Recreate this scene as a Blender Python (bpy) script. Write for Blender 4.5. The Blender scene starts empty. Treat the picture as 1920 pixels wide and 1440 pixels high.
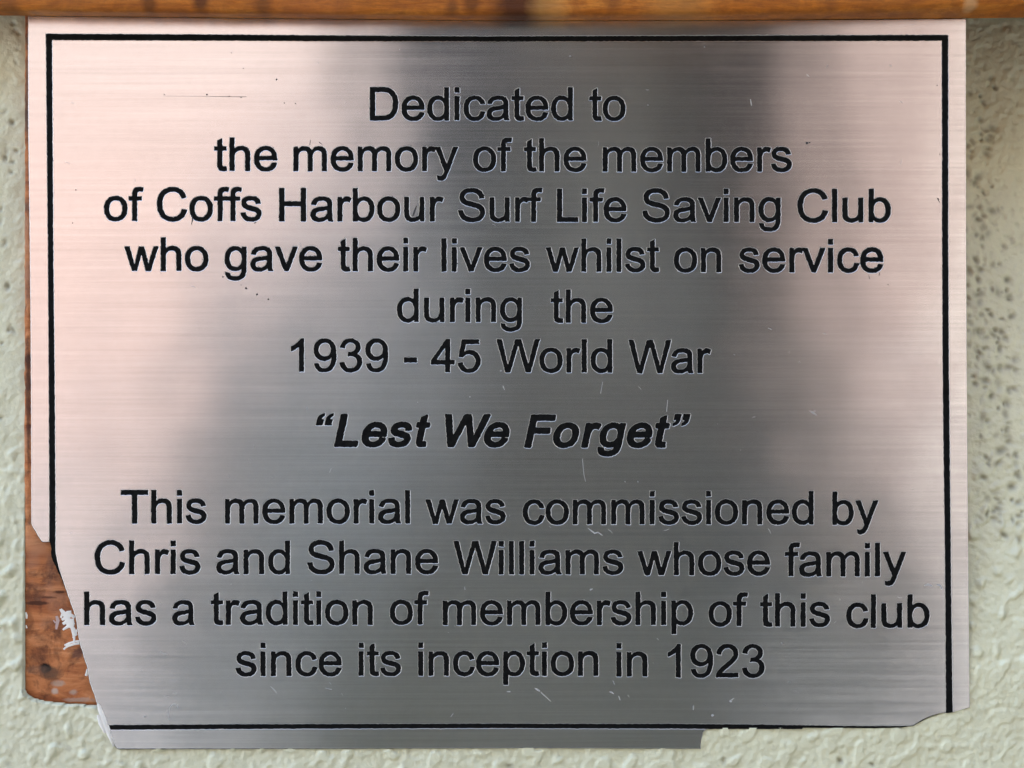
import bpy, math, random
import numpy as np
from mathutils import Vector
from mathutils.geometry import delaunay_2d_cdt
R = math.radians
scene = bpy.context.scene
COL = scene.collection
random.seed(7)
rng = np.random.default_rng(11)

# ------------------------------------------------------------------ camera, sky, sun, exposure
CAM_H = 1.45          # height of the plaque's middle above the ground
DIST = 0.27           # phone lens to plaque
PX = 0.0001           # one photograph pixel on the plaque = 0.1 mm
cam_d = bpy.data.cameras.new("camera")
cam_d.sensor_width = 36.0
cam_d.lens = 36.0 * DIST / (1920 * PX)
cam_d.clip_start = 0.01
cam_d.clip_end = 400.0
cam = bpy.data.objects.new("camera", cam_d)
cam.location = (0, -DIST, CAM_H)
cam.rotation_euler = (R(90), 0, 0)
COL.objects.link(cam)
scene.camera = cam
scene.view_settings.view_transform = 'Standard'
scene.view_settings.look = 'None'
scene.view_settings.gamma = 1.0
scene.view_settings.exposure = 3.07

SUN_EL, SUN_AZ = R(46), R(-22)     # behind the memorial's own wall: the plaque is in open shade
world = bpy.data.worlds.new("World")
scene.world = world
world.use_nodes = True
wn = world.node_tree.nodes
sky = wn.new('ShaderNodeTexSky')
sky.sky_type = 'NISHITA'
sky.sun_disc = False
sky.sun_elevation = SUN_EL
sky.sun_rotation = SUN_AZ
sky.air_density = 1.0
sky.dust_density = 3.0
wn['Background'].inputs['Strength'].default_value = 0.12
world.node_tree.links.new(sky.outputs[0], wn['Background'].inputs['Color'])
sun_d = bpy.data.lights.new("sun", 'SUN')
sun_d.energy = 3.0
sun_d.angle = R(0.5)
sun_d.color = (1.0, 0.94, 0.86)
sun = bpy.data.objects.new("sun", sun_d)
sdir = Vector((math.sin(SUN_AZ) * math.cos(SUN_EL), math.cos(SUN_AZ) * math.cos(SUN_EL), math.sin(SUN_EL)))
sun.rotation_euler = (-sdir).to_track_quat('-Z', 'Y').to_euler()
sun.location = (0, 3, 5)
COL.objects.link(sun)

# ------------------------------------------------------------------ helpers
def P(x, y, depth=0.0):
    """photo pixel -> world x, z (relative to the plaque's middle) on a plane `depth` m behind the plaque face"""
    k = (DIST + depth) / DIST
    return ((x - 960) * PX * k, (720 - y) * PX * k)

def link(name, me, mat=None, parent=None, label=None, cat=None, group=None, kind=None, loc=None):
    o = bpy.data.objects.new(name, me)
    if mat is not None and me is not None:
        for m in (mat if isinstance(mat, (list, tuple)) else [mat]):
            me.materials.append(m)
    COL.objects.link(o)
    if parent is not None: o.parent = parent
    if loc is not None: o.location = loc
    if label: o['label'] = label
    if cat: o['category'] = cat
    if group: o['group'] = group
    if kind: o['kind'] = kind
    return o

def mesh(name, verts, faces, smooth=False):
    me = bpy.data.meshes.new(name)
    me.from_pydata(verts, [], faces)
    me.update()
    if smooth: me.polygons.foreach_set('use_smooth', [True] * len(me.polygons))
    return me

def box(x0, x1, y0, y1, z0, z1):
    v = [(x0,y0,z0),(x1,y0,z0),(x1,y1,z0),(x0,y1,z0),(x0,y0,z1),(x1,y0,z1),(x1,y1,z1),(x0,y1,z1)]
    f = [(3,2,1,0),(4,5,6,7),(0,1,5,4),(1,2,6,5),(2,3,7,6),(3,0,4,7)]
    return v, f

class NT:
    """small node-tree writer"""
    def __init__(s, name):
        s.m = bpy.data.materials.new(name); s.m.use_nodes = True
        s.t = s.m.node_tree; s.b = s.t.nodes['Principled BSDF']
    def n(s, typ, **kw):
        nd = s.t.nodes.new('ShaderNode' + typ)
        for k, v in kw.items():
            if isinstance(k, str) and k.startswith('i_'):
                nd.inputs[k[2:].replace('_', ' ')].default_value = v
            else: setattr(nd, k, v)
        return nd
    def l(s, a, b): s.t.links.new(a, b)
    def val(s, sock, v): s.b.inputs[sock].default_value = v
    def coords(s, scale=(1,1,1), kind='Object', rot=(0,0,0)):
        tc = s.n('TexCoord'); mp = s.n('Mapping')
        mp.inputs['Scale'].default_value = scale; mp.inputs['Rotation'].default_value = rot
        s.l(tc.outputs[kind], mp.inputs[0]); return mp.outputs[0]
    def noise(s, vec, scale, detail=4, rough=0.55, dist=0.0):
        n = s.n('TexNoise'); n.inputs['Scale'].default_value = scale; n.inputs['Detail'].default_value = detail
        n.inputs['Roughness'].default_value = rough; n.inputs['Distortion'].default_value = dist
        s.l(vec, n.inputs['Vector']); return n.outputs['Fac']
    def ramp(s, fac, stops):
        r = s.n('ValToRGB'); e = r.color_ramp.elements
        while len(e) < len(stops): e.new(0.5)
        for q, (p, c) in zip(e, stops):
            q.position = p; q.color = (c[0], c[1], c[2], 1) if hasattr(c, '__len__') else (c, c, c, 1)
        s.l(fac, r.inputs[0]); return r.outputs[0]
    def math(s, op, a, b=None, c=None, clamp=False):
        m = s.n('Math', operation=op, use_clamp=clamp)
        for i, v in enumerate((a, b, c)):
            if v is None: continue
            if isinstance(v, (int, float)): m.inputs[i].default_value = v
            else: s.l(v, m.inputs[i])
        return m.outputs[0]
    def mix(s, fac, a, b, blend='MIX'):
        m = s.n('Mix', data_type='RGBA', blend_type=blend)
        for sock, v in ((m.inputs[0], fac), (m.inputs[6], a), (m.inputs[7], b)):
            if isinstance(v, (int, float)): sock.default_value = v
            elif isinstance(v, tuple): sock.default_value = (v[0], v[1], v[2], 1)
            else: s.l(v, sock)
        return m.outputs[2]
    def bump(s, h, dist, strength=1.0, prev=None):
        b = s.n('Bump'); b.inputs['Distance'].default_value = dist; b.inputs['Strength'].default_value = strength
        s.l(h, b.inputs['Height'])
        if prev is not None: s.l(prev, b.inputs['Normal'])
        return b.outputs[0]

def simple(name, col, rough=0.6, metal=0.0, bump_scale=None, bump_d=0.0, var=0.0, vscale=20):
    t = NT(name)
    t.val('Roughness', rough); t.val('Metallic', metal)
    v = t.coords()
    if var:
        n = t.noise(v, vscale, 6)
        c0 = tuple(c * (1 - var) for c in col); c1 = tuple(min(1, c * (1 + var)) for c in col)
        t.l(t.ramp(n, [(0.3, c0), (0.7, c1)]), t.b.inputs['Base Color'])
    else: t.val('Base Color', (*col, 1))
    if bump_scale: t.l(t.bump(t.noise(v, bump_scale, 5), bump_d), t.b.inputs['Normal'])
    return t.m

# ------------------------------------------------------------------ materials
def mat_brushed():
    t = NT('brushed_aluminium_laminate')
    gl = t.n('BsdfAnisotropic', distribution='BECKMANN')
    gl.inputs['Anisotropy'].default_value = 0.32
    tang = t.n('CombineXYZ'); tang.inputs[0].default_value = 1.0
    t.l(tang.outputs[0], gl.inputs['Tangent'])
    s1 = t.noise(t.coords((9, 1, 1300)), 1.0, 3, 0.6)       # long streaks
    s2 = t.noise(t.coords((38, 1, 2600)), 1.0, 3, 0.6)    # fine hairlines
    s3 = t.noise(t.coords((14, 1, 240)), 1.0, 2, 0.5)
    mott = t.noise(t.coords((1, 1, 1)), 620, 4, 0.7)       # fine grain of the lacquer
    st = t.math('ADD', t.math('MULTIPLY', s1, 0.5), t.math('MULTIPLY', s2, 0.5))
    st = t.math('ADD', t.math('MULTIPLY', st, 0.8), t.math('MULTIPLY', mott, 0.2))
    col = t.ramp(st, [(0.36, (0.71, 0.71, 0.71)), (0.5, (0.80, 0.80, 0.80)), (0.66, (0.90, 0.90, 0.90))])
    t.l(col, gl.inputs['Color'])
    rr = t.math('MULTIPLY_ADD', st, 0.12, 0.18)
    t.l(rr, gl.inputs['Roughness'])
    h = t.math('ADD', t.math('MULTIPLY', s1, 0.36), t.math('MULTIPLY', s3, 0.04))
    b = t.bump(h, 0.000007, 1.0)
    big = t.noise(t.coords((1, 1, 1)), 22, 2, 0.5)
    b = t.bump(big, 0.0006, 1.0, b)
    t.l(b, gl.inputs['Normal'])
    df = t.n('BsdfDiffuse'); df.inputs['Color'].default_value = (0.62, 0.62, 0.61, 1)
    mx = t.n('MixShader'); mx.inputs[0].default_value = 0.05
    t.l(gl.outputs[0], mx.inputs[1]); t.l(df.outputs[0], mx.inputs[2])
    out = next(q for q in t.t.nodes if q.type == 'OUTPUT_MATERIAL')
    t.t.nodes.remove(t.b)
    t.l(mx.outputs[0], out.inputs['Surface'])
    return t.m
M_METAL = mat_brushed()
M_CUT = simple('raw_cut_aluminium', (0.58, 0.58, 0.57), 0.45, 1.0)
def mat_black():
    t = NT('black_laminate_core')
    t.val('Roughness', 0.8); t.val('Specular IOR Level', 0.08)
    v = t.coords()
    n = t.noise(v, 900, 4)
    t.l(t.ramp(n, [(0.3, (0.003, 0.0032, 0.003)), (0.75, (0.010, 0.0105, 0.0098))]), t.b.inputs['Base Color'])
    t.l(t.bump(n, 0.00004), t.b.inputs['Normal'])
    return t.m
M_BLACK = mat_black()
M_SCUFF = simple('pale_scuff', (0.42, 0.42, 0.41), 0.7)
M_SMUDGE = simple('dark_smudge', (0.05, 0.048, 0.047), 0.8)
M_PAINT = simple('white_paint_dab', (0.88, 0.86, 0.78), 0.5, 0, 700, 0.0001)

def mat_wall():
    t = NT('painted_roughcast')
    v = t.coords()
    n1 = t.noise(v, 9, 3); n2 = t.noise(v, 160, 5, 0.6); n3 = t.noise(v, 1500, 4, 0.6)
    # uneven light put into the paint colour: greener left, paler and warmer right
    sx = t.n('SeparateXYZ'); t.l(v, sx.inputs[0])
    side = t.ramp(t.math('MULTIPLY_ADD', sx.outputs[0], 5.0, 0.5), [(0.0, (0.68, 0.685, 0.475)), (1.0, (0.80, 0.79, 0.53))])
    c = t.mix(t.math('MULTIPLY', n2, 0.30), side, (0.40, 0.385, 0.31), 'MIX')
    c = t.mix(t.ramp(n1, [(0.35, 0.0), (0.7, 0.22)]), c, (0.74, 0.76, 0.57))
    # darker flecks at random, and a darker colour in the modelled pits
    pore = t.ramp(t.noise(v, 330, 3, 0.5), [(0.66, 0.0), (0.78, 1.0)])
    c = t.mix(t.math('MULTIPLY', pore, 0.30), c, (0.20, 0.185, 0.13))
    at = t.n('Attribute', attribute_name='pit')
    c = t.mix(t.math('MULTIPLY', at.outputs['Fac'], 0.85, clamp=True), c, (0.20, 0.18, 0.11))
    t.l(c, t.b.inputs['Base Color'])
    t.val('Roughness', 0.34); t.val('Specular IOR Level', 0.55)
    b = t.bump(n3, 0.00018, 0.9)
    b = t.bump(n2, 0.0006, 0.5, b)
    t.l(b, t.b.inputs['Normal'])
    return t.m
M_WALL = mat_wall()

def mat_board():
    t = NT('varnished_timber')
    v = t.coords((1, 1, 1))
    g = t.noise(t.coords((60, 120, 700)), 1.0, 7, 0.7, 0.6)
    g2 = t.noise(t.coords((160, 160, 120)), 1.0, 6, 0.7, 0.8)
    c = t.ramp(g, [(0.3, (0.31, 0.082, 0.010)), (0.5, (0.51, 0.165, 0.020)), (0.72, (0.64, 0.26, 0.045))])
    c = t.mix(t.ramp(g2, [(0.35, 0.6), (0.58, 0.0)]), c, (0.25, 0.085, 0.02))
    c = t.mix(t.ramp(t.noise(t.coords((350, 350, 1500)), 1.0, 5, 0.7), [(0.38, 0.5), (0.55, 0.0)]), c, (0.20, 0.06, 0.014))
    vv = t.n('TexCoord').outputs['Object']
    # knots and dark checks where the photograph shows them, pale patches, and a gloss highlight painted beside the big knot
    for (px, py, r, s, colr) in ((885, 6, 0.0014, 0.75, (0.11, 0.035, 0.010)), (978, 4, 0.0050, 0.97, (0.085, 0.028, 0.010)),
                                 (280, 8, 0.0012, 0.8, (0.12, 0.04, 0.01)), (377, 3, 0.0013, 0.85, (0.09, 0.03, 0.01)),
                                 (493, 10, 0.0014, 0.7, (0.14, 0.05, 0.015)), (848, 14, 0.001, 0.7, (0.14, 0.05, 0.015)),
                                 (1150, 3, 0.0012, 0.5, (0.18, 0.06, 0.015)), (1560, 9, 0.001, 0.4, (0.2, 0.07, 0.02)),
                                 (15, 19, 0.0018, 0.6, (0.11, 0.04, 0.014)),
                                 (1030, 12, 0.0030, 0.4, (0.70, 0.36, 0.10)), (1820, 8, 0.0010, 0.7, (0.6, 0.36, 0.17)),
                                 (1270, 6, 0.005, 0.35, (0.55, 0.27, 0.07)), (590, 8, 0.006, 0.3, (0.34, 0.11, 0.04))):
        x, z = P(px, py, -0.005)
        d = t.n('VectorMath', operation='SUBTRACT'); t.l(vv, d.inputs[0]); d.inputs[1].default_value = (x, -0.005, z)
        nz = t.n('VectorMath', operation='MULTIPLY'); t.l(d.outputs[0], nz.inputs[0]); nz.inputs[1].default_value = (1, 0.4, 0.8)
        ln = t.n('VectorMath', operation='LENGTH'); t.l(nz.outputs[0], ln.inputs[0])
        w = t.math('MULTIPLY_ADD', g2, -r * 1.2, ln.outputs['Value'])
        m = t.n('MapRange'); t.l(w, m.inputs[0])
        m.inputs[1].default_value = r; m.inputs[2].default_value = 0.0; m.inputs[3].default_value = 0; m.inputs[4].default_value = s
        m.clamp = True
        c = t.mix(m.outputs[0], c, colr)
    t.l(c, t.b.inputs['Base Color'])
    t.val('Roughness', 0.55); t.val('Specular IOR Level', 0.15)
    g4 = t.noise(t.coords((350, 350, 1500)), 1.0, 5, 0.7)
    b = t.bump(g, 0.00035, 0.8); b = t.bump(g4, 0.0002, 0.7, b)
    t.l(b, t.b.inputs['Normal'])
    return t.m
M_BOARD = mat_board()

def mat_backing():
    t = NT('bare_stained_timber')
    v = t.coords()
    g = t.noise(t.coords((70, 40, 330)), 1.0, 6, 0.65, 0.8)
    g2 = t.noise(v, 210, 5, 0.65, 0.3)
    g3 = t.noise(t.coords((1, 1, 1)), 60, 4, 0.6)
    c = t.ramp(g, [(0.34, (0.27, 0.078, 0.026)), (0.5, (0.50, 0.182, 0.064)), (0.68, (0.66, 0.295, 0.125))])
    c = t.mix(t.ramp(g2, [(0.34, 0.9), (0.52, 0.0)]), c, (0.11, 0.038, 0.018))
    c = t.mix(t.ramp(g3, [(0.56, 0.0), (0.72, 0.6)]), c, (0.36, 0.22, 0.15))
    vv = t.n('TexCoord').outputs['Object']
    for (px, py, rx, rz, s, colr) in ((86, 1253, 10, 8, 1.0, (0.004, 0.003, 0.002)), (98, 1262, 22, 12, 0.75, (0.07, 0.045, 0.03)),
                                      (66, 1256, 20, 8, 0.5, (0.16, 0.09, 0.06)), (112, 1282, 14, 7, 0.7, (0.42, 0.32, 0.24)),
                                      (138, 1298, 12, 8, 0.7, (0.46, 0.36, 0.28)), (104, 1296, 7, 7, 0.8, (0.50, 0.40, 0.32)),
                                      (150, 1312, 34, 6, 0.65, (0.42, 0.31, 0.24)), (146, 1226, 10, 10, 0.6, (0.09, 0.045, 0.04)),
                                      (53, 760, 5, 110, 0.7, (0.06, 0.028, 0.02)), (51, 180, 5, 120, 0.7, (0.09, 0.06, 0.04)),
                                      (50, 700, 6, 60, 0.4, (0.10, 0.04, 0.02)), (54, 1120, 5, 18, 0.5, (0.16, 0.06, 0.03)),
                                      (72, 1131, 26, 4, 0.95, (0.07, 0.024, 0.012)), (112, 1110, 16, 4, 0.95, (0.08, 0.028, 0.013)), (92, 1120, 16, 3, 0.8, (0.09, 0.03, 0.015)),
                                      (75, 985, 20, 22, 0.5, (0.33, 0.21, 0.13)), (55, 1165, 8, 30, 0.4, (0.15, 0.05, 0.02))):
        x, z = P(px, py, 0.0016)
        d = t.n('VectorMath', operation='SUBTRACT'); t.l(vv, d.inputs[0]); d.inputs[1].default_value = (x, 0, z)
        nz = t.n('VectorMath', operation='MULTIPLY'); t.l(d.outputs[0], nz.inputs[0]); nz.inputs[1].default_value = (1 / (rx * PX), 0, 1 / (rz * PX))
        ln = t.n('VectorMath', operation='LENGTH'); t.l(nz.outputs[0], ln.inputs[0])
        w = t.math('MULTIPLY_ADD', t.math('SUBTRACT', g2, 0.5), 2.2, ln.outputs['Value'])
        m = t.n('MapRange'); t.l(w, m.inputs[0])
        m.inputs[1].default_value = 1.15; m.inputs[2].default_value = 0.6; m.inputs[3].default_value = 0; m.inputs[4].default_value = s
        c = t.mix(m.outputs[0], c, colr)
    t.l(c, t.b.inputs['Base Color'])
    t.val('Roughness', 0.7); t.val('Specular IOR Level', 0.2)
    b = t.bump(g, 0.0006, 0.9); b = t.bump(g2, 0.0006, 0.8, b)
    t.l(b, t.b.inputs['Normal'])
    return t.m
M_BACK = mat_backing()

# ------------------------------------------------------------------ the setting
g = 60.0
v, f = box(-g, g, -g, g, -0.3, 0.0)
link('ground', mesh('ground', v, f), simple('asphalt_paving', (0.052, 0.056, 0.060), 0.8, 0, 60, 0.004, 0.15, 3), kind='structure')

v, f = box(-6, 6, -3.0, 0.0, -0.2, 0.02)  # unseen pale slab, added to bounce light up onto the wall
link('bounce_slab', mesh('bounce_slab', v, f), simple('pale_bounce', (0.27, 0.27, 0.265), 0.8, 0, 50, 0.003, 0.1, 3), kind='structure')

def build_wall():
    """the roughcast wall: one sheet, finely modelled lumps and pits around the memorial, flat beyond it"""
    D = 0.026
    h = 0.00025
    fx = np.arange(-0.109, 0.1091, h); fz = np.arange(-0.083, 0.0831, h)
    nx, nz = len(fx), len(fz)
    def bandnoise(lo, hi, seed, ax=1.0, az=1.0, rot=0.0):
        r = np.random.default_rng(seed)
        w = r.standard_normal((nz, nx))
        F = np.fft.rfft2(w)
        kz = np.fft.fftfreq(nz, h)[:, None]; kx = np.fft.rfftfreq(nx, h)[None, :]
        c, s = math.cos(rot), math.sin(rot)
        k = np.sqrt(((kx * c + kz * s) * ax) ** 2 + ((-kx * s + kz * c) * az) ** 2)
        F *= np.exp(-(k / hi) ** 2) * (1 - np.exp(-(k / lo) ** 2))
        o = np.fft.irfft2(F, s=(nz, nx)); return o / o.std()
    X, Z = np.meshgrid(fx, fz)
    px = X / PX / 1.03 + 960; py = 720 - Z / PX / 1.03
    a = bandnoise(120, 330, 1, 1.0, 1.25, R(-35))
    b = bandnoise(40, 130, 2)
    c_ = bandnoise(200, 700, 3)
    lumps = np.clip(a - 0.55, 0, 2.2) ** 1.1
    d_ = bandnoise(230, 560, 8)
    lowdown = np.clip((py - 700) / 350, 0, 1)              # the coarser splatter is lower on the wall
    right = np.clip((px - 1500) / 250, 0, 1)
    amp = 0.25 + 0.75 * lowdown
    Y = lumps * 0.00042 * amp + b * 0.00010 + c_ * 0.000045 * (0.5 + amp)
    hollow = right * np.clip((1150 - py) / 350, 0, 1) + (1 - right) * 0.25 * np.clip((500 - py) / 200, 0, 1)
    hol = np.clip(d_ - 0.75, 0, 1.6) * hollow
    Y -= hol * 0.00012; Y += np.clip(-d_ - 0.6, 0, 1.5) * hollow * 0.00010
    pit = np.clip(hol, 0, 1) * 0.10
    pr = random.Random(5)
    pts = [(1838 + pr.random() * 85, 110 + pr.random() * 900) for _ in range(150)]
    pts += [(1834, 618), (1855, 620), (1851, 660), (1833, 646), (1900, 542), (1877, 578), (1902, 595), (1835, 566),
            (1862, 563), (1900, 620), (1836, 706), (1890, 690), (1811 + 20, 37)]
    pts += [(pr.random() * 44, 30 + pr.random() * 470) for _ in range(16)]
    pts += [(32, 50), (35, 62), (42, 68), (4, 125), (3, 36)]
    pts += [(pr.random() * 1920, 1405 + pr.random() * 40) for _ in range(10)] + [(pr.random() * 44, 500 + pr.random() * 900) for _ in range(10)]
    for (qx, qy) in pts:
        r = (3.0 + pr.random() * 4.0) * (0.8 if qx < 100 else 1)
        th = pr.random() * 3.1; el = 1 + pr.random() * 0.9
        dx = px - qx; dy = py - qy
        near = (abs(dx) < 30) & (abs(dy) < 30)
        if not near.any(): continue
        u = (dx * math.cos(th) + dy * math.sin(th)) / el; w = -dx * math.sin(th) + dy * math.cos(th)
        gss = np.where(near, np.exp(-((u * u + w * w) / (r * r))), 0)
        pit = np.maximum(pit, gss * (0.5 + 0.5 * pr.random()))
        # a small lip of plaster beside each pit
        Y += np.where(near, 0.00012 * np.exp(-(((u - r * 1.5) ** 2 + w * w) / (r * r))), 0)
    Y -= pit * 0.0006
    # the wall is out of true: almost flush with the plaque along the bottom, hollow towards the top right
    u_ = np.clip((py - 60) / 1250, 0, 1); s_ = np.clip(px / 1920, 0, 1)
    u_ = u_ * u_ * (3 - 2 * u_)
    front = D - (0.0055 * (1 - s_) + 0.0255 * s_) * (1 - u_) - (0.0007 * (1 - s_) + 0.0003 * s_) * u_
    base = front
    qx = X / PX / 1.005 + 960; qy = 720 - Z / PX / 1.005
    under = ((qx > 212) & (qx < 1790) & (qy < 1361 - np.clip(qx - 1688, 0, 200) * 0.36)) | ((qx > 226) & (qx < 1306) & (qy < 1396))
    hid = (qx > 45.5) & (qx < 1800) & (qy < np.interp(qx, [45, 50, 62, 84, 130, 180, 1800], [1292, 1302, 1310, 1315.5, 1320.5, 1323, 1320]))          # nothing under the plaque may poke into it
    Y = Y + base
    Y = np.where(hid, np.minimum(Y, D - 0.0030), Y)
    Y = np.where(under, np.minimum(Y, D - 0.0017), Y)
    Y = np.minimum(Y, D - 0.0001)
    edge = np.minimum(np.minimum(X - fx[0], fx[-1] - X), np.minimum(Z - fz[0], fz[-1] - Z))
    ox = np.array([-3.0, -1.2, -0.5, -0.2]); gx = np.concatenate([ox, fx, -ox[::-1]])
    zl = np.array([-CAM_H - 0.2, -1.0, -0.4, -0.15]); zu = np.array([0.15, 0.4, 0.6, 0.8]); gz = np.concatenate([zl, fz, zu])
    YY = np.zeros((len(gz), len(gx))); YY[4:4 + nz, 4:4 + nx] = Y
    PP = np.zeros_like(YY); PP[4:4 + nz, 4:4 + nx] = pit
    GX, GZ = np.meshgrid(gx, gz)
    V = np.stack([GX, D - YY, GZ], -1).reshape(-1, 3)
    H, W = YY.shape
    idx = np.arange(H * W).reshape(H, W)
    Q = np.stack([idx[:-1, :-1], idx[:-1, 1:], idx[1:, 1:], idx[1:, :-1]], -1).reshape(-1, 4)
    n0 = len(V)
    x0, x1, z0, z1 = gx[0], gx[-1], gz[0], gz[-1]
    V = np.vstack([V, [(x0, D + .23, z0), (x1, D + .23, z0), (x1, D + .23, z1), (x0, D + .23, z1)]])
    faces = [tuple(q) for q in Q.tolist()]
    faces += [(n0 + 3, n0 + 2, n0 + 1, n0)]
    faces += [(n0, n0 + 1) + tuple(idx[0, ::-1].tolist()), (n0 + 2, n0 + 3) + tuple(idx[-1].tolist()),
              (n0 + 3, n0) + tuple(idx[:, 0].tolist()), (n0 + 1, n0 + 2) + tuple(idx[::-1, -1].tolist())]
    me = bpy.data.meshes.new('wall'); me.from_pydata(V.tolist(), [], faces)
    at = me.attributes.new('pit', 'FLOAT', 'POINT')
    at.data.foreach_set('value', np.concatenate([PP.ravel(), np.zeros(4)]).astype(np.float32))
    sm = np.zeros(len(faces), bool); sm[:len(Q)] = True
    me.polygons.foreach_set('use_smooth', sm)
    me.update()
    return link('wall', me, M_WALL, kind='structure', loc=(0, 0, CAM_H))
WALL = build_wall()

def build_backdrop():  # unseen building, made up for the pink reflection in the plaque
    root = link('reflection_backdrop', None, loc=(0, -12.0, 0), cat='wall',
                label='unseen pink building made up to reflect as the pink sheen down both sides of the plaque')
    pale = simple('pink_backdrop', (0.116, 0.079, 0.069), 0.85, 0, 30, 0.004, 0.05, 1.5)
    dull = simple('dull_backdrop', (0.067, 0.047, 0.041), 0.85, 0, 30, 0.004, 0.05, 1.5)  # duller colour to dim the reflection on the right
    v, f = box(-16.02, 16.02, -0.2, 0.04, 0, 0.5)
    link('backdrop_plinth', mesh('backdrop_plinth', v, f), simple('grey_backdrop', (0.055, 0.058, 0.062), 0.85), root)  # grey band added to darken the lower reflection
    upper = simple('pale_backdrop', (0.102, 0.092, 0.089), 0.85, 0, 30, 0.004, 0.05, 1.5)  # paler panel added to whiten the reflection's top left
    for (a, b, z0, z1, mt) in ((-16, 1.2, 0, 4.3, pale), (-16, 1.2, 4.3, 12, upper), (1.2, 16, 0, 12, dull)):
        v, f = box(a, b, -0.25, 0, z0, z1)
        link('backdrop_panel', mesh('backdrop_panel', v, f), mt, root)
    v, f = box(-16.05, 16.05, -0.30, 0.05, 12, 12.4)
    link('backdrop_coping', mesh('backdrop_coping', v, f), simple('pale_coping', (0.50, 0.48, 0.46), 0.85), root)
build_backdrop()

def sky_blocker():  # unseen wall, added to block sky light from the right
    v, f = box(0, 0.22, -1.1, -0.02, 0, 2.25)
    link('added_side_wall', mesh('added_side_wall', v, f), simple('blocker_paint', (0.42, 0.40, 0.34), 0.7, 0, 200, 0.001), loc=(0.50, 0, 0), cat='wall',
         label='unseen wall added to the right to block the sky and shade that end of the memorial')
sky_blocker()

# ------------------------------------------------------------------ timber rail above the plaque
def interp(x, pts):
    xs, ys = zip(*pts); return float(np.interp(x, xs, ys))

def build_rail():
    xs = np.concatenate([np.linspace(-0.75, -0.11, 14), np.linspace(-0.105, 0.105, 240), np.linspace(0.11, 0.75, 14)])
    front = ((-600, 15), (0, 17), (200, 20), (640, 24), (960, 26), (1280, 24), (1600, 19), (1800, 13), (1920, 9), (2500, 3))
    back = ((-600, 27), (0, 29), (400, 33), (960, 39), (1300, 38), (1811, 34.5), (1920, 33), (2500, 30))
    r = random.Random(3)
    wob = np.cumsum([r.gauss(0, 0.35) for _ in xs]); wob -= np.convolve(wob, np.ones(25) / 25, 'same')
    V = []; nprof = None
    F_Y, B_Y, TOP = -0.0052, 0.0262, 0.16
    for i, x in enumerate(xs):
        pxf = x / (PX * (DIST + F_Y) / DIST) + 960
        zf = P(0, interp(pxf, front) + 0.7 * wob[i] + r.gauss(0, 0.25), F_Y)[1]
        zb = P(0, interp(x / PX + 960, back), 0)[1]
        zw = P(0, interp(x / (PX * 1.06) + 960, back), B_Y)[1]
        rad = 0.0007
        prof = [(B_Y, TOP), (F_Y, TOP), (F_Y, 0.10), (F_Y, zf + 2.2 * rad), (F_Y + 0.00005, zf + 1.2 * rad), (F_Y + 0.0003, zf + 0.4 * rad), (F_Y + rad, zf),
                (-0.003, zf + (zb - zf) * 0.45), (0.0, zb), (B_Y, zw)]
        nprof = len(prof)
        V += [(x, y, z) for (y, z) in prof]
    Fc = []
    for i in range(len(xs) - 1):
        for j in range(nprof):
            a = i * nprof + j; b = i * nprof + (j + 1) % nprof
            Fc.append((a, b, b + nprof, a + nprof))
    Fc.append(tuple(range(nprof))[::-1]); Fc.append(tuple((len(xs) - 1) * nprof + j for j in range(nprof)))
    me = mesh('timber_rail', V, Fc)
    sm = [False] * len(me.polygons)
    for i in range(len(xs) - 1):
        for j in range(2, 9): sm[i * nprof + j] = True
    me.polygons.foreach_set('use_smooth', sm)
    return link('timber_rail', me, M_BOARD, loc=(0, 0, CAM_H), cat='timber rail',
                label='orange varnished timber rail running along the top edge above the plaque')
build_rail()

# ------------------------------------------------------------------ the plaque
TOPEDGE = [(1811.5, 35.3), (1500, 37.6), (1300, 38.4), (960, 39.3), (700, 36.7), (400, 33.4), (52.5, 29.8)]
LEFT = [(52.8, 240), (55, 400), (56.8, 560), (57.8, 700), (58.5, 850), (58.6, 981)]
BREAK_L = [(61, 988), (64, 992), (68, 998.5), (71, 1005), (75, 1010), (79, 1015.8), (84, 1016.2), (92.5, 1016), (103.5, 1017), (104, 1033), (107, 1051),
           (110, 1064), (113.5, 1075), (117, 1086), (120.5, 1096), (125, 1109), (129, 1121), (133, 1132), (137.5, 1144), (143, 1163), (145, 1178),
           (148, 1198), (150, 1209), (154, 1220), (158, 1236), (163, 1248), (165, 1262), (168, 1278), (172, 1291), (176.5, 1302), (180, 1315), (185, 1326),
           (190, 1338), (200, 1358), (206, 1373), (213, 1393), (217, 1401.5), (222, 1404)]
BOT = [(640, 1403.3), (1000, 1402.2), (1313.5, 1403.5)]
BREAK_R = [(1314, 1396), (1316, 1384), (1318, 1374), (1321, 1369.5), (1326, 1367.3), (1332, 1366.9), (1503, 1366.9), (1506, 1364.4), (1560, 1364.2), (1600, 1364.6), (1640, 1365),
           (1675, 1364.2), (1700, 1362), (1712, 1360.5), (1717, 1357), (1727, 1351), (1736, 1346.5), (1748, 1341.5), (1760, 1338), (1770, 1336),
           (1777, 1336.8), (1787, 1335.5), (1796, 1333), (1808, 1329.5), (1818.3, 1326.5)]
RIGHT = [(1815.5, 1000), (1813.2, 700), (1812, 480), (1811.4, 200)]
OUT = TOPEDGE + LEFT + BREAK_L + BOT + BREAK_R + RIGHT
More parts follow.
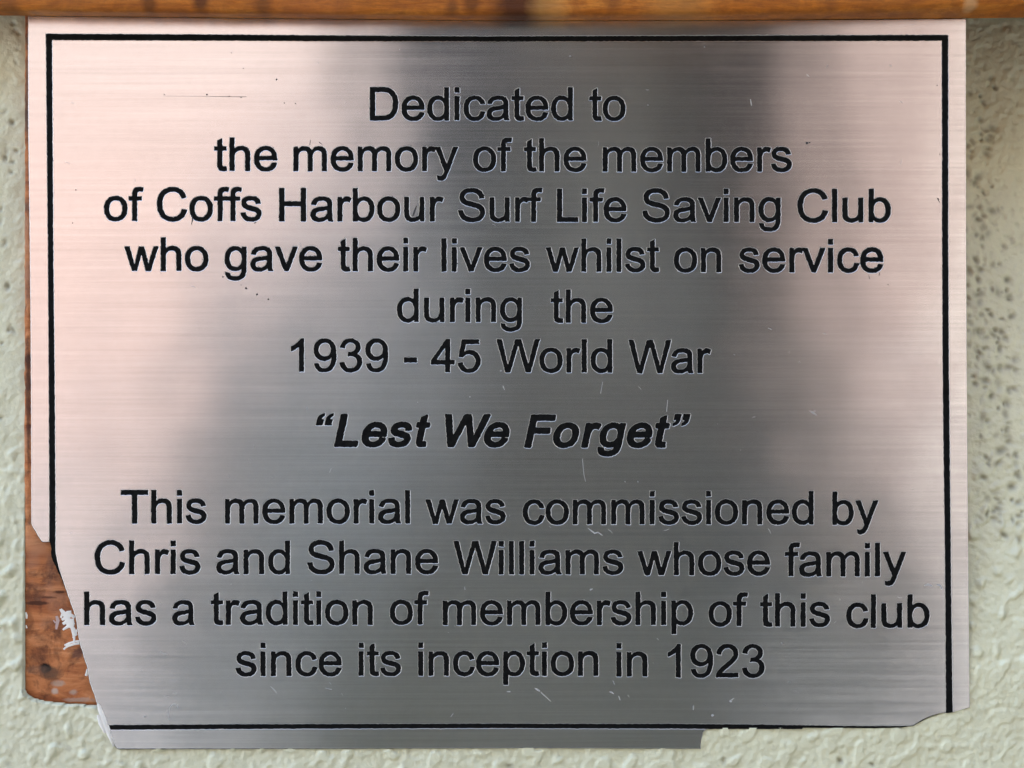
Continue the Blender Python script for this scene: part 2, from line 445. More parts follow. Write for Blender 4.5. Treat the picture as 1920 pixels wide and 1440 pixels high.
# the black core shows past the broken metal skin in a few places
CORE_L = [(60, 988), (63, 992), (67, 998.5), (70, 1005), (74, 1010.5), (78, 1016.6), (84, 1017), (92.5, 1017), (94, 1020), (96, 1030), (95, 1035), (96, 1043), (98.5, 1052), (102.5, 1059),
          (106, 1067), (109.5, 1075), (112.5, 1081), (115, 1086), (119, 1096), (124, 1109), (128, 1121), (132, 1132), (136.5, 1144), (142, 1163), (144, 1178),
          (147, 1198), (149, 1209), (153, 1220), (157, 1236), (162, 1248), (164, 1262), (167, 1278), (171, 1291), (175.7, 1302), (179.3, 1315), (184.3, 1326),
          (189.5, 1338), (199.5, 1358), (205.5, 1373), (212, 1393), (216, 1402), (222, 1405.4)]
CORE_BOT = [(260, 1405.2), (640, 1404.2), (1000, 1403), (1313.8, 1404.2)]
CORE_R = [(1314.6, 1396), (1316.5, 1384), (1318.5, 1374), (1321.5, 1370), (1326, 1367.6), (1332, 1367.2), (1503.5, 1367.2), (1506, 1365), (1600, 1365.2), (1640, 1365.8),
          (1675, 1365), (1700, 1363), (1713, 1361.5), (1719, 1357.5), (1729, 1352), (1738, 1346.8), (1749, 1342), (1761, 1338), (1770, 1336),
          (1777, 1337.2), (1788, 1335.7), (1796, 1333.2), (1808, 1329.8), (1818.6, 1326.7)]
CORE = [(x, y + 0.3) for x, y in TOPEDGE] + [(x - 0.0, y) for x, y in LEFT] + CORE_L + CORE_BOT + CORE_R + RIGHT

BORDER = [  # four engraved lines, as polygons in photo pixels
    [(86, 63.3), (400, 64.8), (640, 66.6), (900, 68), (1280, 66.8), (1600, 66), (1777.9, 65.6), (1777.9, 76), (1600, 76.6), (1280, 77.2), (900, 77.6), (640, 77), (400, 75.8), (86, 75)],
    [(86, 63.3), (97.5, 63.3), (98.6, 240), (100, 480), (102.5, 720), (104, 960), (103.6, 1060), (92.6, 1060), (92.8, 960), (91.6, 720), (90, 480), (87.6, 240)],
    [(1766.2, 65.6), (1777.9, 65.6), (1778, 480), (1779.6, 720), (1782, 960), (1784, 1150), (1786.5, 1345), (1774, 1345), (1773, 1150), (1771, 960), (1768, 720), (1766.8, 480)],
    [(190, 1359.6), (500, 1358), (900, 1356.9), (1280, 1357.3), (1500, 1359.8), (1600, 1361.4), (1680, 1361.6), (1700, 1361), (1700, 1370), (1500, 1368.8), (1280, 1366.6), (900, 1365.6), (500, 1367), (190, 1368.6)],
]

GLYPH_DATA = """
D 72.2 M7.72 0L7.72 71.58L32.38 71.58Q40.72 71.58 45.13 70.56Q51.27 69.14 55.61 65.44Q61.28 60.64 64.08 53.19Q66.89 45.75 66.89 36.19Q66.89 28.03 64.98 21.73Q63.09 15.44 60.11 11.3Q57.13 7.17 53.58 4.8Q50.05 2.44 45.05 1.22Q40.05 0 33.55 0ZM17.19 8.45L32.47 8.45Q39.55 8.45 43.58 9.77Q47.61 11.08 50 13.48Q53.38 16.84 55.25 22.53Q57.13 28.22 57.13 36.33Q57.13 47.56 53.44 53.59Q49.75 59.63 44.48 61.67Q40.67 63.14 32.23 63.14L17.19 63.14Z
e 55.6 M42.09 16.7L51.17 15.58Q49.03 7.63 43.22 3.22Q37.41 -1.17 28.38 -1.17Q17 -1.17 10.33 5.83Q3.66 12.84 3.66 25.48Q3.66 38.58 10.39 45.8Q17.14 53.03 27.88 53.03Q38.28 53.03 44.88 45.95Q51.47 38.88 51.47 26.03Q51.47 25.25 51.42 23.69L12.75 23.69Q13.23 15.14 17.58 10.59Q21.92 6.06 28.42 6.06Q33.25 6.06 36.67 8.59Q40.09 11.14 42.09 16.7ZM13.23 30.91L42.19 30.91Q41.61 37.45 38.88 40.72Q34.67 45.8 27.98 45.8Q21.92 45.8 17.8 41.75Q13.67 37.7 13.23 30.91Z
d 55.6 M40.23 0L40.23 6.55Q35.3 -1.17 25.73 -1.17Q19.53 -1.17 14.33 2.25Q9.13 5.67 6.27 11.8Q3.42 17.92 3.42 25.88Q3.42 33.64 6 39.97Q8.59 46.3 13.77 49.66Q18.95 53.03 25.34 53.03Q30.03 53.03 33.69 51.05Q37.36 49.08 39.66 45.91L39.66 71.58L48.39 71.58L48.39 0ZM12.45 25.88Q12.45 15.92 16.64 10.98Q20.84 6.06 26.56 6.06Q32.33 6.06 36.34 10.77Q40.38 15.48 40.38 25.14Q40.38 35.8 36.27 40.77Q32.17 45.75 26.17 45.75Q20.31 45.75 16.38 40.97Q12.45 36.19 12.45 25.88Z
i 22.2 M6.64 61.47L6.64 71.58L15.44 71.58L15.44 61.47ZM6.64 0L6.64 51.86L15.44 51.86L15.44 0Z
c 50 M40.44 19L49.08 17.88Q47.66 8.94 41.81 3.88Q35.98 -1.17 27.48 -1.17Q16.84 -1.17 10.38 5.78Q3.91 12.75 3.91 25.73Q3.91 34.13 6.69 40.42Q9.47 46.73 15.16 49.88Q20.84 53.03 27.55 53.03Q35.98 53.03 41.36 48.75Q46.73 44.48 48.25 36.63L39.7 35.3Q38.48 40.53 35.38 43.16Q32.28 45.8 27.88 45.8Q21.23 45.8 17.08 41.03Q12.94 36.28 12.94 25.98Q12.94 15.53 16.94 10.8Q20.95 6.06 27.39 6.06Q32.56 6.06 36.03 9.23Q39.5 12.41 40.44 19Z
a 55.6 M40.44 6.39Q35.55 2.25 31.03 0.53Q26.52 -1.17 21.34 -1.17Q12.8 -1.17 8.2 3Q3.61 7.17 3.61 13.67Q3.61 17.48 5.34 20.63Q7.08 23.78 9.89 25.69Q12.7 27.59 16.22 28.56Q18.8 29.25 24.03 29.89Q34.67 31.16 39.7 32.91Q39.75 34.72 39.75 35.2Q39.75 40.58 37.25 42.78Q33.89 45.75 27.25 45.75Q21.05 45.75 18.09 43.58Q15.14 41.41 13.72 35.89L5.13 37.06Q6.3 42.58 8.98 45.97Q11.67 49.36 16.75 51.19Q21.83 53.03 28.52 53.03Q35.16 53.03 39.3 51.47Q43.45 49.91 45.41 47.53Q47.36 45.17 48.14 41.55Q48.58 39.31 48.58 33.45L48.58 21.73Q48.58 9.47 49.14 6.22Q49.7 2.98 51.38 0L42.19 0Q40.83 2.73 40.44 6.39ZM39.7 26.03Q34.91 24.08 25.34 22.7Q19.92 21.92 17.67 20.94Q15.44 19.97 14.2 18.09Q12.98 16.22 12.98 13.92Q12.98 10.41 15.64 8.06Q18.31 5.72 23.44 5.72Q28.52 5.72 32.47 7.94Q36.42 10.16 38.28 14.02Q39.7 17 39.7 22.8Z
t 27.8 M25.78 7.86L27.05 0.09Q23.34 -0.69 20.41 -0.69Q15.63 -0.69 12.98 0.83Q10.36 2.34 9.28 4.81Q8.2 7.28 8.2 15.19L8.2 45.02L1.77 45.02L1.77 51.86L8.2 51.86L8.2 64.7L16.94 69.97L16.94 51.86L25.78 51.86L25.78 45.02L16.94 45.02L16.94 14.7Q16.94 10.94 17.41 9.86Q17.88 8.8 18.92 8.16Q19.97 7.52 21.92 7.52Q23.39 7.52 25.78 7.86Z
o 55.6 M3.33 25.92Q3.33 40.33 11.33 47.27Q18.02 53.03 27.64 53.03Q38.33 53.03 45.11 46.02Q51.91 39.02 51.91 26.66Q51.91 16.66 48.91 10.91Q45.91 5.17 40.16 2Q34.42 -1.17 27.64 -1.17Q16.75 -1.17 10.03 5.81Q3.33 12.8 3.33 25.92ZM12.36 25.92Q12.36 15.97 16.7 11.02Q21.05 6.06 27.64 6.06Q34.19 6.06 38.53 11.03Q42.88 16.02 42.88 26.22Q42.88 35.84 38.5 40.8Q34.13 45.75 27.64 45.75Q21.05 45.75 16.7 40.81Q12.36 35.89 12.36 25.92Z
h 55.6 M6.59 0L6.59 71.58L15.38 71.58L15.38 45.91Q21.53 53.03 30.91 53.03Q36.67 53.03 40.92 50.75Q45.17 48.48 47 44.48Q48.83 40.48 48.83 32.86L48.83 0L40.05 0L40.05 32.86Q40.05 39.45 37.19 42.45Q34.33 45.45 29.11 45.45Q25.2 45.45 21.75 43.42Q18.31 41.41 16.84 37.94Q15.38 34.47 15.38 28.38L15.38 0Z
m 83.3 M6.59 0L6.59 51.86L14.45 51.86L14.45 44.58Q16.89 48.39 20.94 50.7Q25 53.03 30.17 53.03Q35.94 53.03 39.63 50.64Q43.31 48.25 44.83 43.95Q50.98 53.03 60.84 53.03Q68.56 53.03 72.7 48.75Q76.86 44.48 76.86 35.59L76.86 0L68.11 0L68.11 32.67Q68.11 37.94 67.25 40.25Q66.41 42.58 64.16 43.98Q61.92 45.41 58.89 45.41Q53.42 45.41 49.8 41.77Q46.19 38.14 46.19 30.13L46.19 0L37.41 0L37.41 33.69Q37.41 39.55 35.25 42.47Q33.11 45.41 28.22 45.41Q24.52 45.41 21.36 43.45Q18.22 41.5 16.8 37.73Q15.38 33.98 15.38 26.91L15.38 0Z
r 33.3 M6.5 0L6.5 51.86L14.41 51.86L14.41 44Q17.44 49.52 20 51.27Q22.56 53.03 25.64 53.03Q30.08 53.03 34.67 50.2L31.64 42.05Q28.42 43.95 25.2 43.95Q22.31 43.95 20.02 42.22Q17.72 40.48 16.75 37.41Q15.28 32.72 15.28 27.16L15.28 0Z
y 50 M6.2 -19.97L5.22 -11.72Q8.11 -12.5 10.25 -12.5Q13.19 -12.5 14.94 -11.52Q16.7 -10.55 17.83 -8.8Q18.66 -7.47 20.52 -2.25Q20.75 -1.52 21.3 -0.09L1.61 51.86L11.08 51.86L21.88 21.83Q23.97 16.11 25.64 9.81Q27.16 15.88 29.25 21.63L40.33 51.86L49.13 51.86L29.39 -0.88Q26.22 -9.42 24.47 -12.64Q22.13 -17 19.09 -19.02Q16.06 -21.05 11.86 -21.05Q9.33 -21.05 6.2 -19.97Z
f 27.8 M8.69 0L8.69 45.02L0.92 45.02L0.92 51.86L8.69 51.86L8.69 57.38Q8.69 62.59 9.63 65.14Q10.89 68.56 14.08 70.67Q17.28 72.8 23.05 72.8Q26.77 72.8 31.25 71.92L29.94 64.27Q27.2 64.75 24.75 64.75Q20.75 64.75 19.09 63.03Q17.44 61.33 17.44 56.64L17.44 51.86L27.55 51.86L27.55 45.02L17.44 45.02L17.44 0Z
b 55.6 M14.7 0L6.55 0L6.55 71.58L15.33 71.58L15.33 46.05Q20.91 53.03 29.55 53.03Q34.33 53.03 38.59 51.09Q42.88 49.17 45.63 45.67Q48.39 42.19 49.95 37.25Q51.52 32.33 51.52 26.7Q51.52 13.38 44.92 6.09Q38.33 -1.17 29.11 -1.17Q19.92 -1.17 14.7 6.5ZM14.59 26.31Q14.59 17 17.14 12.84Q21.3 6.06 28.38 6.06Q34.13 6.06 38.33 11.06Q42.53 16.06 42.53 25.98Q42.53 36.14 38.5 40.97Q34.47 45.8 28.77 45.8Q23 45.8 18.8 40.8Q14.59 35.8 14.59 26.31Z
C 72.2 M58.8 25.09L68.27 22.7Q65.28 11.03 57.55 4.91Q49.81 -1.22 38.63 -1.22Q27.05 -1.22 19.8 3.48Q12.55 8.2 8.77 17.14Q4.98 26.08 4.98 36.33Q4.98 47.52 9.25 55.83Q13.53 64.16 21.41 68.47Q29.3 72.8 38.77 72.8Q49.52 72.8 56.83 67.33Q64.16 61.86 67.05 51.95L57.72 49.75Q55.22 57.56 50.48 61.13Q45.75 64.7 38.58 64.7Q30.33 64.7 24.78 60.73Q19.23 56.78 16.98 50.11Q14.75 43.45 14.75 36.38Q14.75 27.25 17.41 20.44Q20.06 13.63 25.67 10.25Q31.3 6.89 37.84 6.89Q45.8 6.89 51.31 11.47Q56.84 16.06 58.8 25.09Z
s 50 M3.08 15.48L11.77 16.84Q12.5 11.63 15.84 8.84Q19.19 6.06 25.2 6.06Q31.25 6.06 34.17 8.52Q37.11 10.98 37.11 14.31Q37.11 17.28 34.52 19Q32.72 20.17 25.53 21.97Q15.88 24.42 12.14 26.2Q8.41 27.98 6.47 31.13Q4.55 34.28 4.55 38.09Q4.55 41.55 6.13 44.5Q7.72 47.47 10.45 49.42Q12.5 50.92 16.03 51.97Q19.58 53.03 23.64 53.03Q29.73 53.03 34.34 51.27Q38.97 49.52 41.16 46.5Q43.36 43.5 44.19 38.48L35.59 37.31Q35.02 41.3 32.2 43.55Q29.39 45.8 24.27 45.8Q18.22 45.8 15.63 43.8Q13.03 41.8 13.03 39.11Q13.03 37.41 14.11 36.03Q15.19 34.63 17.48 33.69Q18.8 33.2 25.25 31.45Q34.58 28.95 38.25 27.36Q41.94 25.78 44.03 22.75Q46.14 19.73 46.14 15.23Q46.14 10.84 43.58 6.95Q41.02 3.08 36.17 0.95Q31.34 -1.17 25.25 -1.17Q15.14 -1.17 9.84 3.03Q4.55 7.23 3.08 15.48Z
H 72.2 M8.02 0L8.02 71.58L17.48 71.58L17.48 42.19L54.69 42.19L54.69 71.58L64.16 71.58L64.16 0L54.69 0L54.69 33.73L17.48 33.73L17.48 0Z
u 55.6 M40.58 0L40.58 7.63Q34.52 -1.17 24.13 -1.17Q19.53 -1.17 15.55 0.58Q11.58 2.34 9.64 5Q7.72 7.67 6.94 11.53Q6.39 14.11 6.39 19.73L6.39 51.86L15.19 51.86L15.19 23.09Q15.19 16.22 15.72 13.81Q16.55 10.36 19.23 8.38Q21.92 6.39 25.88 6.39Q29.83 6.39 33.3 8.42Q36.77 10.45 38.2 13.94Q39.66 17.44 39.66 24.08L39.66 51.86L48.44 51.86L48.44 0Z
S 66.7 M4.5 23L13.42 23.78Q14.06 18.41 16.38 14.97Q18.7 11.53 23.58 9.41Q28.47 7.28 34.58 7.28Q39.98 7.28 44.14 8.89Q48.3 10.5 50.31 13.3Q52.34 16.11 52.34 19.44Q52.34 22.8 50.39 25.31Q48.44 27.83 43.95 29.55Q41.06 30.67 31.2 33.03Q21.34 35.41 17.39 37.5Q12.25 40.19 9.73 44.16Q7.23 48.14 7.23 53.08Q7.23 58.5 10.3 63.2Q13.38 67.92 19.28 70.36Q25.2 72.8 32.42 72.8Q40.38 72.8 46.45 70.23Q52.55 67.67 55.83 62.69Q59.08 57.72 59.33 51.42L50.25 50.73Q49.52 57.52 45.28 60.98Q41.06 64.45 32.81 64.45Q24.22 64.45 20.28 61.3Q16.36 58.16 16.36 53.72Q16.36 49.86 19.14 47.36Q21.88 44.88 33.42 42.27Q44.97 39.66 49.27 37.7Q55.52 34.81 58.48 30.39Q61.47 25.98 61.47 20.22Q61.47 14.5 58.2 9.44Q54.94 4.39 48.8 1.58Q42.67 -1.22 35.02 -1.22Q25.3 -1.22 18.72 1.61Q12.16 4.44 8.42 10.13Q4.69 15.83 4.5 23Z
L 55.6 M7.33 0L7.33 71.58L16.8 71.58L16.8 8.45L52.05 8.45L52.05 0Z
v 50 M21 0L1.27 51.86L10.55 51.86L21.69 20.8Q23.48 15.77 25 10.36Q26.17 14.45 28.27 20.22L39.8 51.86L48.83 51.86L29.2 0Z
n 55.6 M6.59 0L6.59 51.86L14.5 51.86L14.5 44.48Q20.22 53.03 31 53.03Q35.69 53.03 39.63 51.34Q43.56 49.66 45.52 46.92Q47.47 44.19 48.25 40.44Q48.73 37.98 48.73 31.89L48.73 0L39.94 0L39.94 31.55Q39.94 36.92 38.91 39.58Q37.89 42.23 35.28 43.81Q32.67 45.41 29.16 45.41Q23.53 45.41 19.45 41.84Q15.38 38.28 15.38 28.33L15.38 0Z
g 55.6 M4.98 -4.3L13.53 -5.56Q14.06 -9.52 16.5 -11.33Q19.78 -13.77 25.44 -13.77Q31.55 -13.77 34.86 -11.33Q38.19 -8.89 39.36 -4.5Q40.05 -1.81 39.98 6.78Q34.23 0 25.64 0Q14.94 0 9.08 7.72Q3.22 15.44 3.22 26.22Q3.22 33.64 5.91 39.91Q8.59 46.19 13.69 49.61Q18.8 53.03 25.69 53.03Q34.86 53.03 40.83 45.61L40.83 51.86L48.92 51.86L48.92 7.03Q48.92 -5.08 46.45 -10.13Q44 -15.19 38.64 -18.11Q33.3 -21.05 25.48 -21.05Q16.22 -21.05 10.5 -16.88Q4.78 -12.7 4.98 -4.3ZM12.25 26.86Q12.25 16.66 16.3 11.97Q20.36 7.28 26.47 7.28Q32.52 7.28 36.61 11.94Q40.72 16.61 40.72 26.56Q40.72 36.08 36.5 40.91Q32.28 45.75 26.31 45.75Q20.45 45.75 16.34 40.98Q12.25 36.23 12.25 26.86Z
w 72.2 M16.16 0L0.3 51.86L9.38 51.86L17.63 21.92L20.7 10.8Q20.91 11.63 23.39 21.48L31.64 51.86L40.67 51.86L48.44 21.78L51.03 11.86L54 21.88L62.89 51.86L71.44 51.86L55.22 0L46.09 0L37.84 31.06L35.84 39.89L25.34 0Z
l 22.2 M6.39 0L6.39 71.58L15.19 71.58L15.19 0Z
1 55.6 M37.25 0L28.47 0L28.47 56Q25.3 52.98 20.14 49.95Q14.98 46.92 10.89 45.41L10.89 53.91Q18.27 57.38 23.78 62.3Q29.3 67.23 31.59 71.88L37.25 71.88Z
9 55.6 M5.47 16.55L13.92 17.33Q14.98 11.38 18.02 8.69Q21.05 6.02 25.78 6.02Q29.83 6.02 32.88 7.86Q35.94 9.72 37.89 12.83Q39.84 15.92 41.16 21.19Q42.48 26.47 42.48 31.94Q42.48 32.52 42.44 33.69Q39.8 29.5 35.23 26.88Q30.67 24.27 25.34 24.27Q16.45 24.27 10.3 30.7Q4.16 37.16 4.16 47.7Q4.16 58.59 10.58 65.23Q17 71.88 26.66 71.88Q33.64 71.88 39.42 68.11Q45.22 64.36 48.22 57.39Q51.22 50.44 51.22 37.25Q51.22 23.53 48.23 15.41Q45.27 7.28 39.38 3.03Q33.5 -1.22 25.59 -1.22Q17.19 -1.22 11.86 3.44Q6.55 8.11 5.47 16.55ZM41.45 48.14Q41.45 55.72 37.42 60.16Q33.41 64.59 27.73 64.59Q21.88 64.59 17.53 59.81Q13.19 55.03 13.19 47.41Q13.19 40.58 17.31 36.3Q21.44 32.03 27.48 32.03Q33.59 32.03 37.52 36.3Q41.45 40.58 41.45 48.14Z
3 55.6 M4.2 18.89L12.98 20.06Q14.5 12.59 18.14 9.3Q21.78 6 27 6Q33.2 6 37.47 10.3Q41.75 14.59 41.75 20.95Q41.75 27 37.8 30.92Q33.84 34.86 27.73 34.86Q25.25 34.86 21.53 33.89L22.52 41.61Q23.39 41.5 23.92 41.5Q29.55 41.5 34.03 44.42Q38.53 47.36 38.53 53.47Q38.53 58.3 35.25 61.47Q31.98 64.66 26.81 64.66Q21.69 64.66 18.27 61.42Q14.84 58.2 13.88 51.77L5.08 53.33Q6.69 62.16 12.39 67.02Q18.11 71.88 26.61 71.88Q32.47 71.88 37.39 69.36Q42.33 66.84 44.94 62.5Q47.56 58.16 47.56 53.27Q47.56 48.64 45.06 44.83Q42.58 41.02 37.7 38.77Q44.05 37.31 47.56 32.69Q51.08 28.08 51.08 21.14Q51.08 11.77 44.23 5.25Q37.41 -1.27 26.95 -1.27Q17.53 -1.27 11.3 4.34Q5.08 9.97 4.2 18.89Z
- 33.3 M3.17 21.48L3.17 30.33L30.17 30.33L30.17 21.48Z
4 55.6 M32.33 0L32.33 17.14L1.27 17.14L1.27 25.2L33.94 71.58L41.11 71.58L41.11 25.2L50.78 25.2L50.78 17.14L41.11 17.14L41.11 0ZM32.33 25.2L32.33 57.47L9.91 25.2Z
5 55.6 M4.16 18.75L13.38 19.53Q14.41 12.8 18.14 9.39Q21.88 6 27.16 6Q33.5 6 37.89 10.78Q42.28 15.58 42.28 23.48Q42.28 31 38.06 35.34Q33.84 39.7 27 39.7Q22.75 39.7 19.33 37.77Q15.92 35.84 13.97 32.77L5.72 33.84L12.64 70.61L48.25 70.61L48.25 62.2L19.67 62.2L15.83 42.97Q22.27 47.47 29.34 47.47Q38.72 47.47 45.16 40.97Q51.61 34.47 51.61 24.27Q51.61 14.55 45.95 7.47Q39.06 -1.22 27.16 -1.22Q17.39 -1.22 11.2 4.25Q5.03 9.72 4.16 18.75Z
W 94.4 M20.22 0L1.22 71.58L10.94 71.58L21.83 24.66Q23.58 17.28 24.86 10.02Q27.59 21.48 28.08 23.25L41.7 71.58L53.13 71.58L63.38 35.36Q67.23 21.88 68.95 10.02Q70.31 16.8 72.52 25.59L83.73 71.58L93.27 71.58L73.64 0L64.5 0L49.42 54.55Q47.52 61.38 47.17 62.94Q46.05 58.02 45.06 54.55L29.89 0Z
T 61.1 M25.92 0L25.92 63.14L2.34 63.14L2.34 71.58L59.08 71.58L59.08 63.14L35.41 63.14L35.41 0Z
2 55.6 M50.34 8.45L50.34 0L3.03 0Q2.94 3.17 4.05 6.11Q5.86 10.94 9.83 15.63Q13.81 20.31 21.34 26.47Q33.02 36.03 37.11 41.63Q41.22 47.22 41.22 52.2Q41.22 57.42 37.47 61Q33.73 64.59 27.73 64.59Q21.39 64.59 17.58 60.78Q13.77 56.98 13.72 50.25L4.69 51.17Q5.61 61.28 11.66 66.58Q17.72 71.88 27.94 71.88Q38.23 71.88 44.23 66.16Q50.25 60.45 50.25 52Q50.25 47.7 48.48 43.55Q46.73 39.41 42.66 34.81Q38.58 30.22 29.11 22.22Q21.19 15.58 18.94 13.2Q16.7 10.84 15.23 8.45Z
p 55.6 M6.59 -19.88L6.59 51.86L14.59 51.86L14.59 45.13Q17.44 49.08 21 51.05Q24.56 53.03 29.64 53.03Q36.28 53.03 41.36 49.61Q46.44 46.19 49.02 39.95Q51.61 33.73 51.61 26.31Q51.61 18.36 48.75 11.98Q45.91 5.61 40.45 2.22Q35.02 -1.17 29 -1.17Q24.61 -1.17 21.11 0.69Q17.63 2.55 15.38 5.38L15.38 -19.88ZM14.55 25.64Q14.55 15.63 18.59 10.84Q22.66 6.06 28.42 6.06Q34.28 6.06 38.45 11.02Q42.63 15.97 42.63 26.38Q42.63 36.28 38.55 41.2Q34.47 46.14 28.81 46.14Q23.19 46.14 18.86 40.89Q14.55 35.64 14.55 25.64Z
F 61.1 M8.2 0L8.2 71.58L56.5 71.58L56.5 63.14L17.67 63.14L17.67 40.97L51.27 40.97L51.27 32.52L17.67 32.52L17.67 0Z
{ 46 M18 48L5 48L5 57Q5 64 8 67.5Q11 71.5 18 72.8L18 67.5Q12.5 65.5 12.3 59.5L18 59.5ZM37 48L24 48L24 57Q24 64 27 67.5Q30 71.5 37 72.8L37 67.5Q31.5 65.5 31.3 59.5L37 59.5Z
} 46 M5 72.8L18 72.8L18 63.8Q18 56.8 15 53.3Q12 49.3 5 48L5 53.3Q10.5 55.3 10.7 61.3L5 61.3ZM24 72.8L37 72.8L37 63.8Q37 56.8 34 53.3Q31 49.3 24 48L24 53.3Q29.5 55.3 29.7 61.3L24 61.3Z
"""
GLYPHS = {}
def parse_path(d):
    import re
    loops = []; cur = []
    for cmd, args in re.findall(r'([MLQZ])([^MLQZ]*)', d):
        a = [float(q) for q in args.split()]
        if cmd == 'M': cur = [(a[0], a[1])]
        elif cmd == 'L': cur.append((a[0], a[1]))
        elif cmd == 'Q':
            x0, y0 = cur[-1]
            for k in range(1, 6):
                u = k / 5
                cur.append(((1-u)**2*x0 + 2*u*(1-u)*a[0] + u*u*a[2], (1-u)**2*y0 + 2*u*(1-u)*a[1] + u*u*a[3]))
        elif cmd == 'Z': loops.append(cur)
    return loops
for line in GLYPH_DATA.strip().splitlines():
    ch, adv, d = line.split(' ', 2)
    GLYPHS[ch] = (float(adv), parse_path(d))

def loops_sdf(loops, X, Y):
    """signed distance, positive inside (even-odd)"""
    d2 = np.full(X.shape, 1e9); ins = np.zeros(X.shape, bool)
    for lp in loops:
        n = len(lp)
        for i in range(n):
            ax, ay = lp[i]; bx, by = lp[(i + 1) % n]
            ex, ey = bx - ax, by - ay
            L = ex * ex + ey * ey
            if L < 1e-12: continue
            wx = X - ax; wy = Y - ay
            tt = np.clip((wx * ex + wy * ey) / L, 0, 1)
            d2 = np.minimum(d2, (wx - ex * tt) ** 2 + (wy - ey * tt) ** 2)
            if ay != by:
                c = ((ay <= Y) & (by > Y)) | ((by <= Y) & (ay > Y))
                ins ^= c & (X < ax + (Y - ay) / (by - ay) * ex)
    return np.where(ins, 1, -1) * np.sqrt(d2)

H0 = 0.75                       # raster step of the engraving field, in photo pixels
GX0, GY0 = 40.0, 20.0
gx = np.arange(GX0, 1832, H0); gy = np.arange(GY0, 1412, H0)
def wave(shape, step, seed):
    """smooth random field of unit size with features `step` cells across"""
    r = np.random.default_rng(seed)
    ny, nx = shape; a = r.standard_normal((ny // step + 3, nx // step + 3))
    yi = np.arange(ny) / step; xi = np.arange(nx) / step
    y0 = yi.astype(int); x0 = xi.astype(int); fy = (yi - y0)[:, None]; fx_ = (xi - x0)[None, :]
    fy = fy * fy * (3 - 2 * fy); fx_ = fx_ * fx_ * (3 - 2 * fx_)
    return ((a[y0][:, x0] * (1 - fx_) + a[y0][:, x0 + 1] * fx_) * (1 - fy) + (a[y0 + 1][:, x0] * (1 - fx_) + a[y0 + 1][:, x0 + 1] * fx_) * fy)
ROUGH = wave((len(gy), len(gx)), 4, 21) * 0.34 + wave((len(gy), len(gx)), 2, 22) * 0.16

def window(x0, x1, y0, y1):
    i0 = max(0, int((x0 - GX0) / H0)); i1 = min(len(gx), int((x1 - GX0) / H0) + 2)
    j0 = max(0, int((y0 - GY0) / H0)); j1 = min(len(gy), int((y1 - GY0) / H0) + 2)
    return slice(j0, j1), slice(i0, i1)

def region_field(loops, clip=6.0):
    """like loops_sdf on the whole sheet, distance only kept near the edges"""
    d2 = np.full((len(gy), len(gx)), clip * clip); ins = np.zeros(d2.shape, bool)
    for lp in loops:
        n = len(lp)
        for i in range(n):
            ax, ay = lp[i]; bx, by = lp[(i + 1) % n]
            ex, ey = bx - ax, by - ay; L = ex * ex + ey * ey
            if L < 1e-9: continue
            sj, si = window(min(ax, bx) - clip, max(ax, bx) + clip, min(ay, by) - clip, max(ay, by) + clip)
            X, Y = np.meshgrid(gx[si], gy[sj])
            wx = X - ax; wy = Y - ay; tt = np.clip((wx * ex + wy * ey) / L, 0, 1)
            d2[sj, si] = np.minimum(d2[sj, si], (wx - ex * tt) ** 2 + (wy - ey * tt) ** 2)
            if ay != by:
                rows = np.nonzero(((ay <= gy) & (by > gy)) | ((by <= gy) & (ay > gy)))[0]
                xc = ax + (gy[rows] - ay) / (by - ay) * ex
                ins[rows] ^= gx[None, :] < xc[:, None]
    return np.where(ins, 1, -1) * np.sqrt(d2)

F_OUT = region_field([OUT])
F_OUT += ROUGH * 0.5 * np.clip(1 - abs(F_OUT) / 3, 0, 1)
F_LINES = region_field([BORDER[0]])
for b_ in BORDER[1:]: F_LINES = np.maximum(F_LINES, region_field([b_]))
F_LINES = F_LINES + ROUGH * 0.9
F_LET = np.full(F_OUT.shape, -8.0)

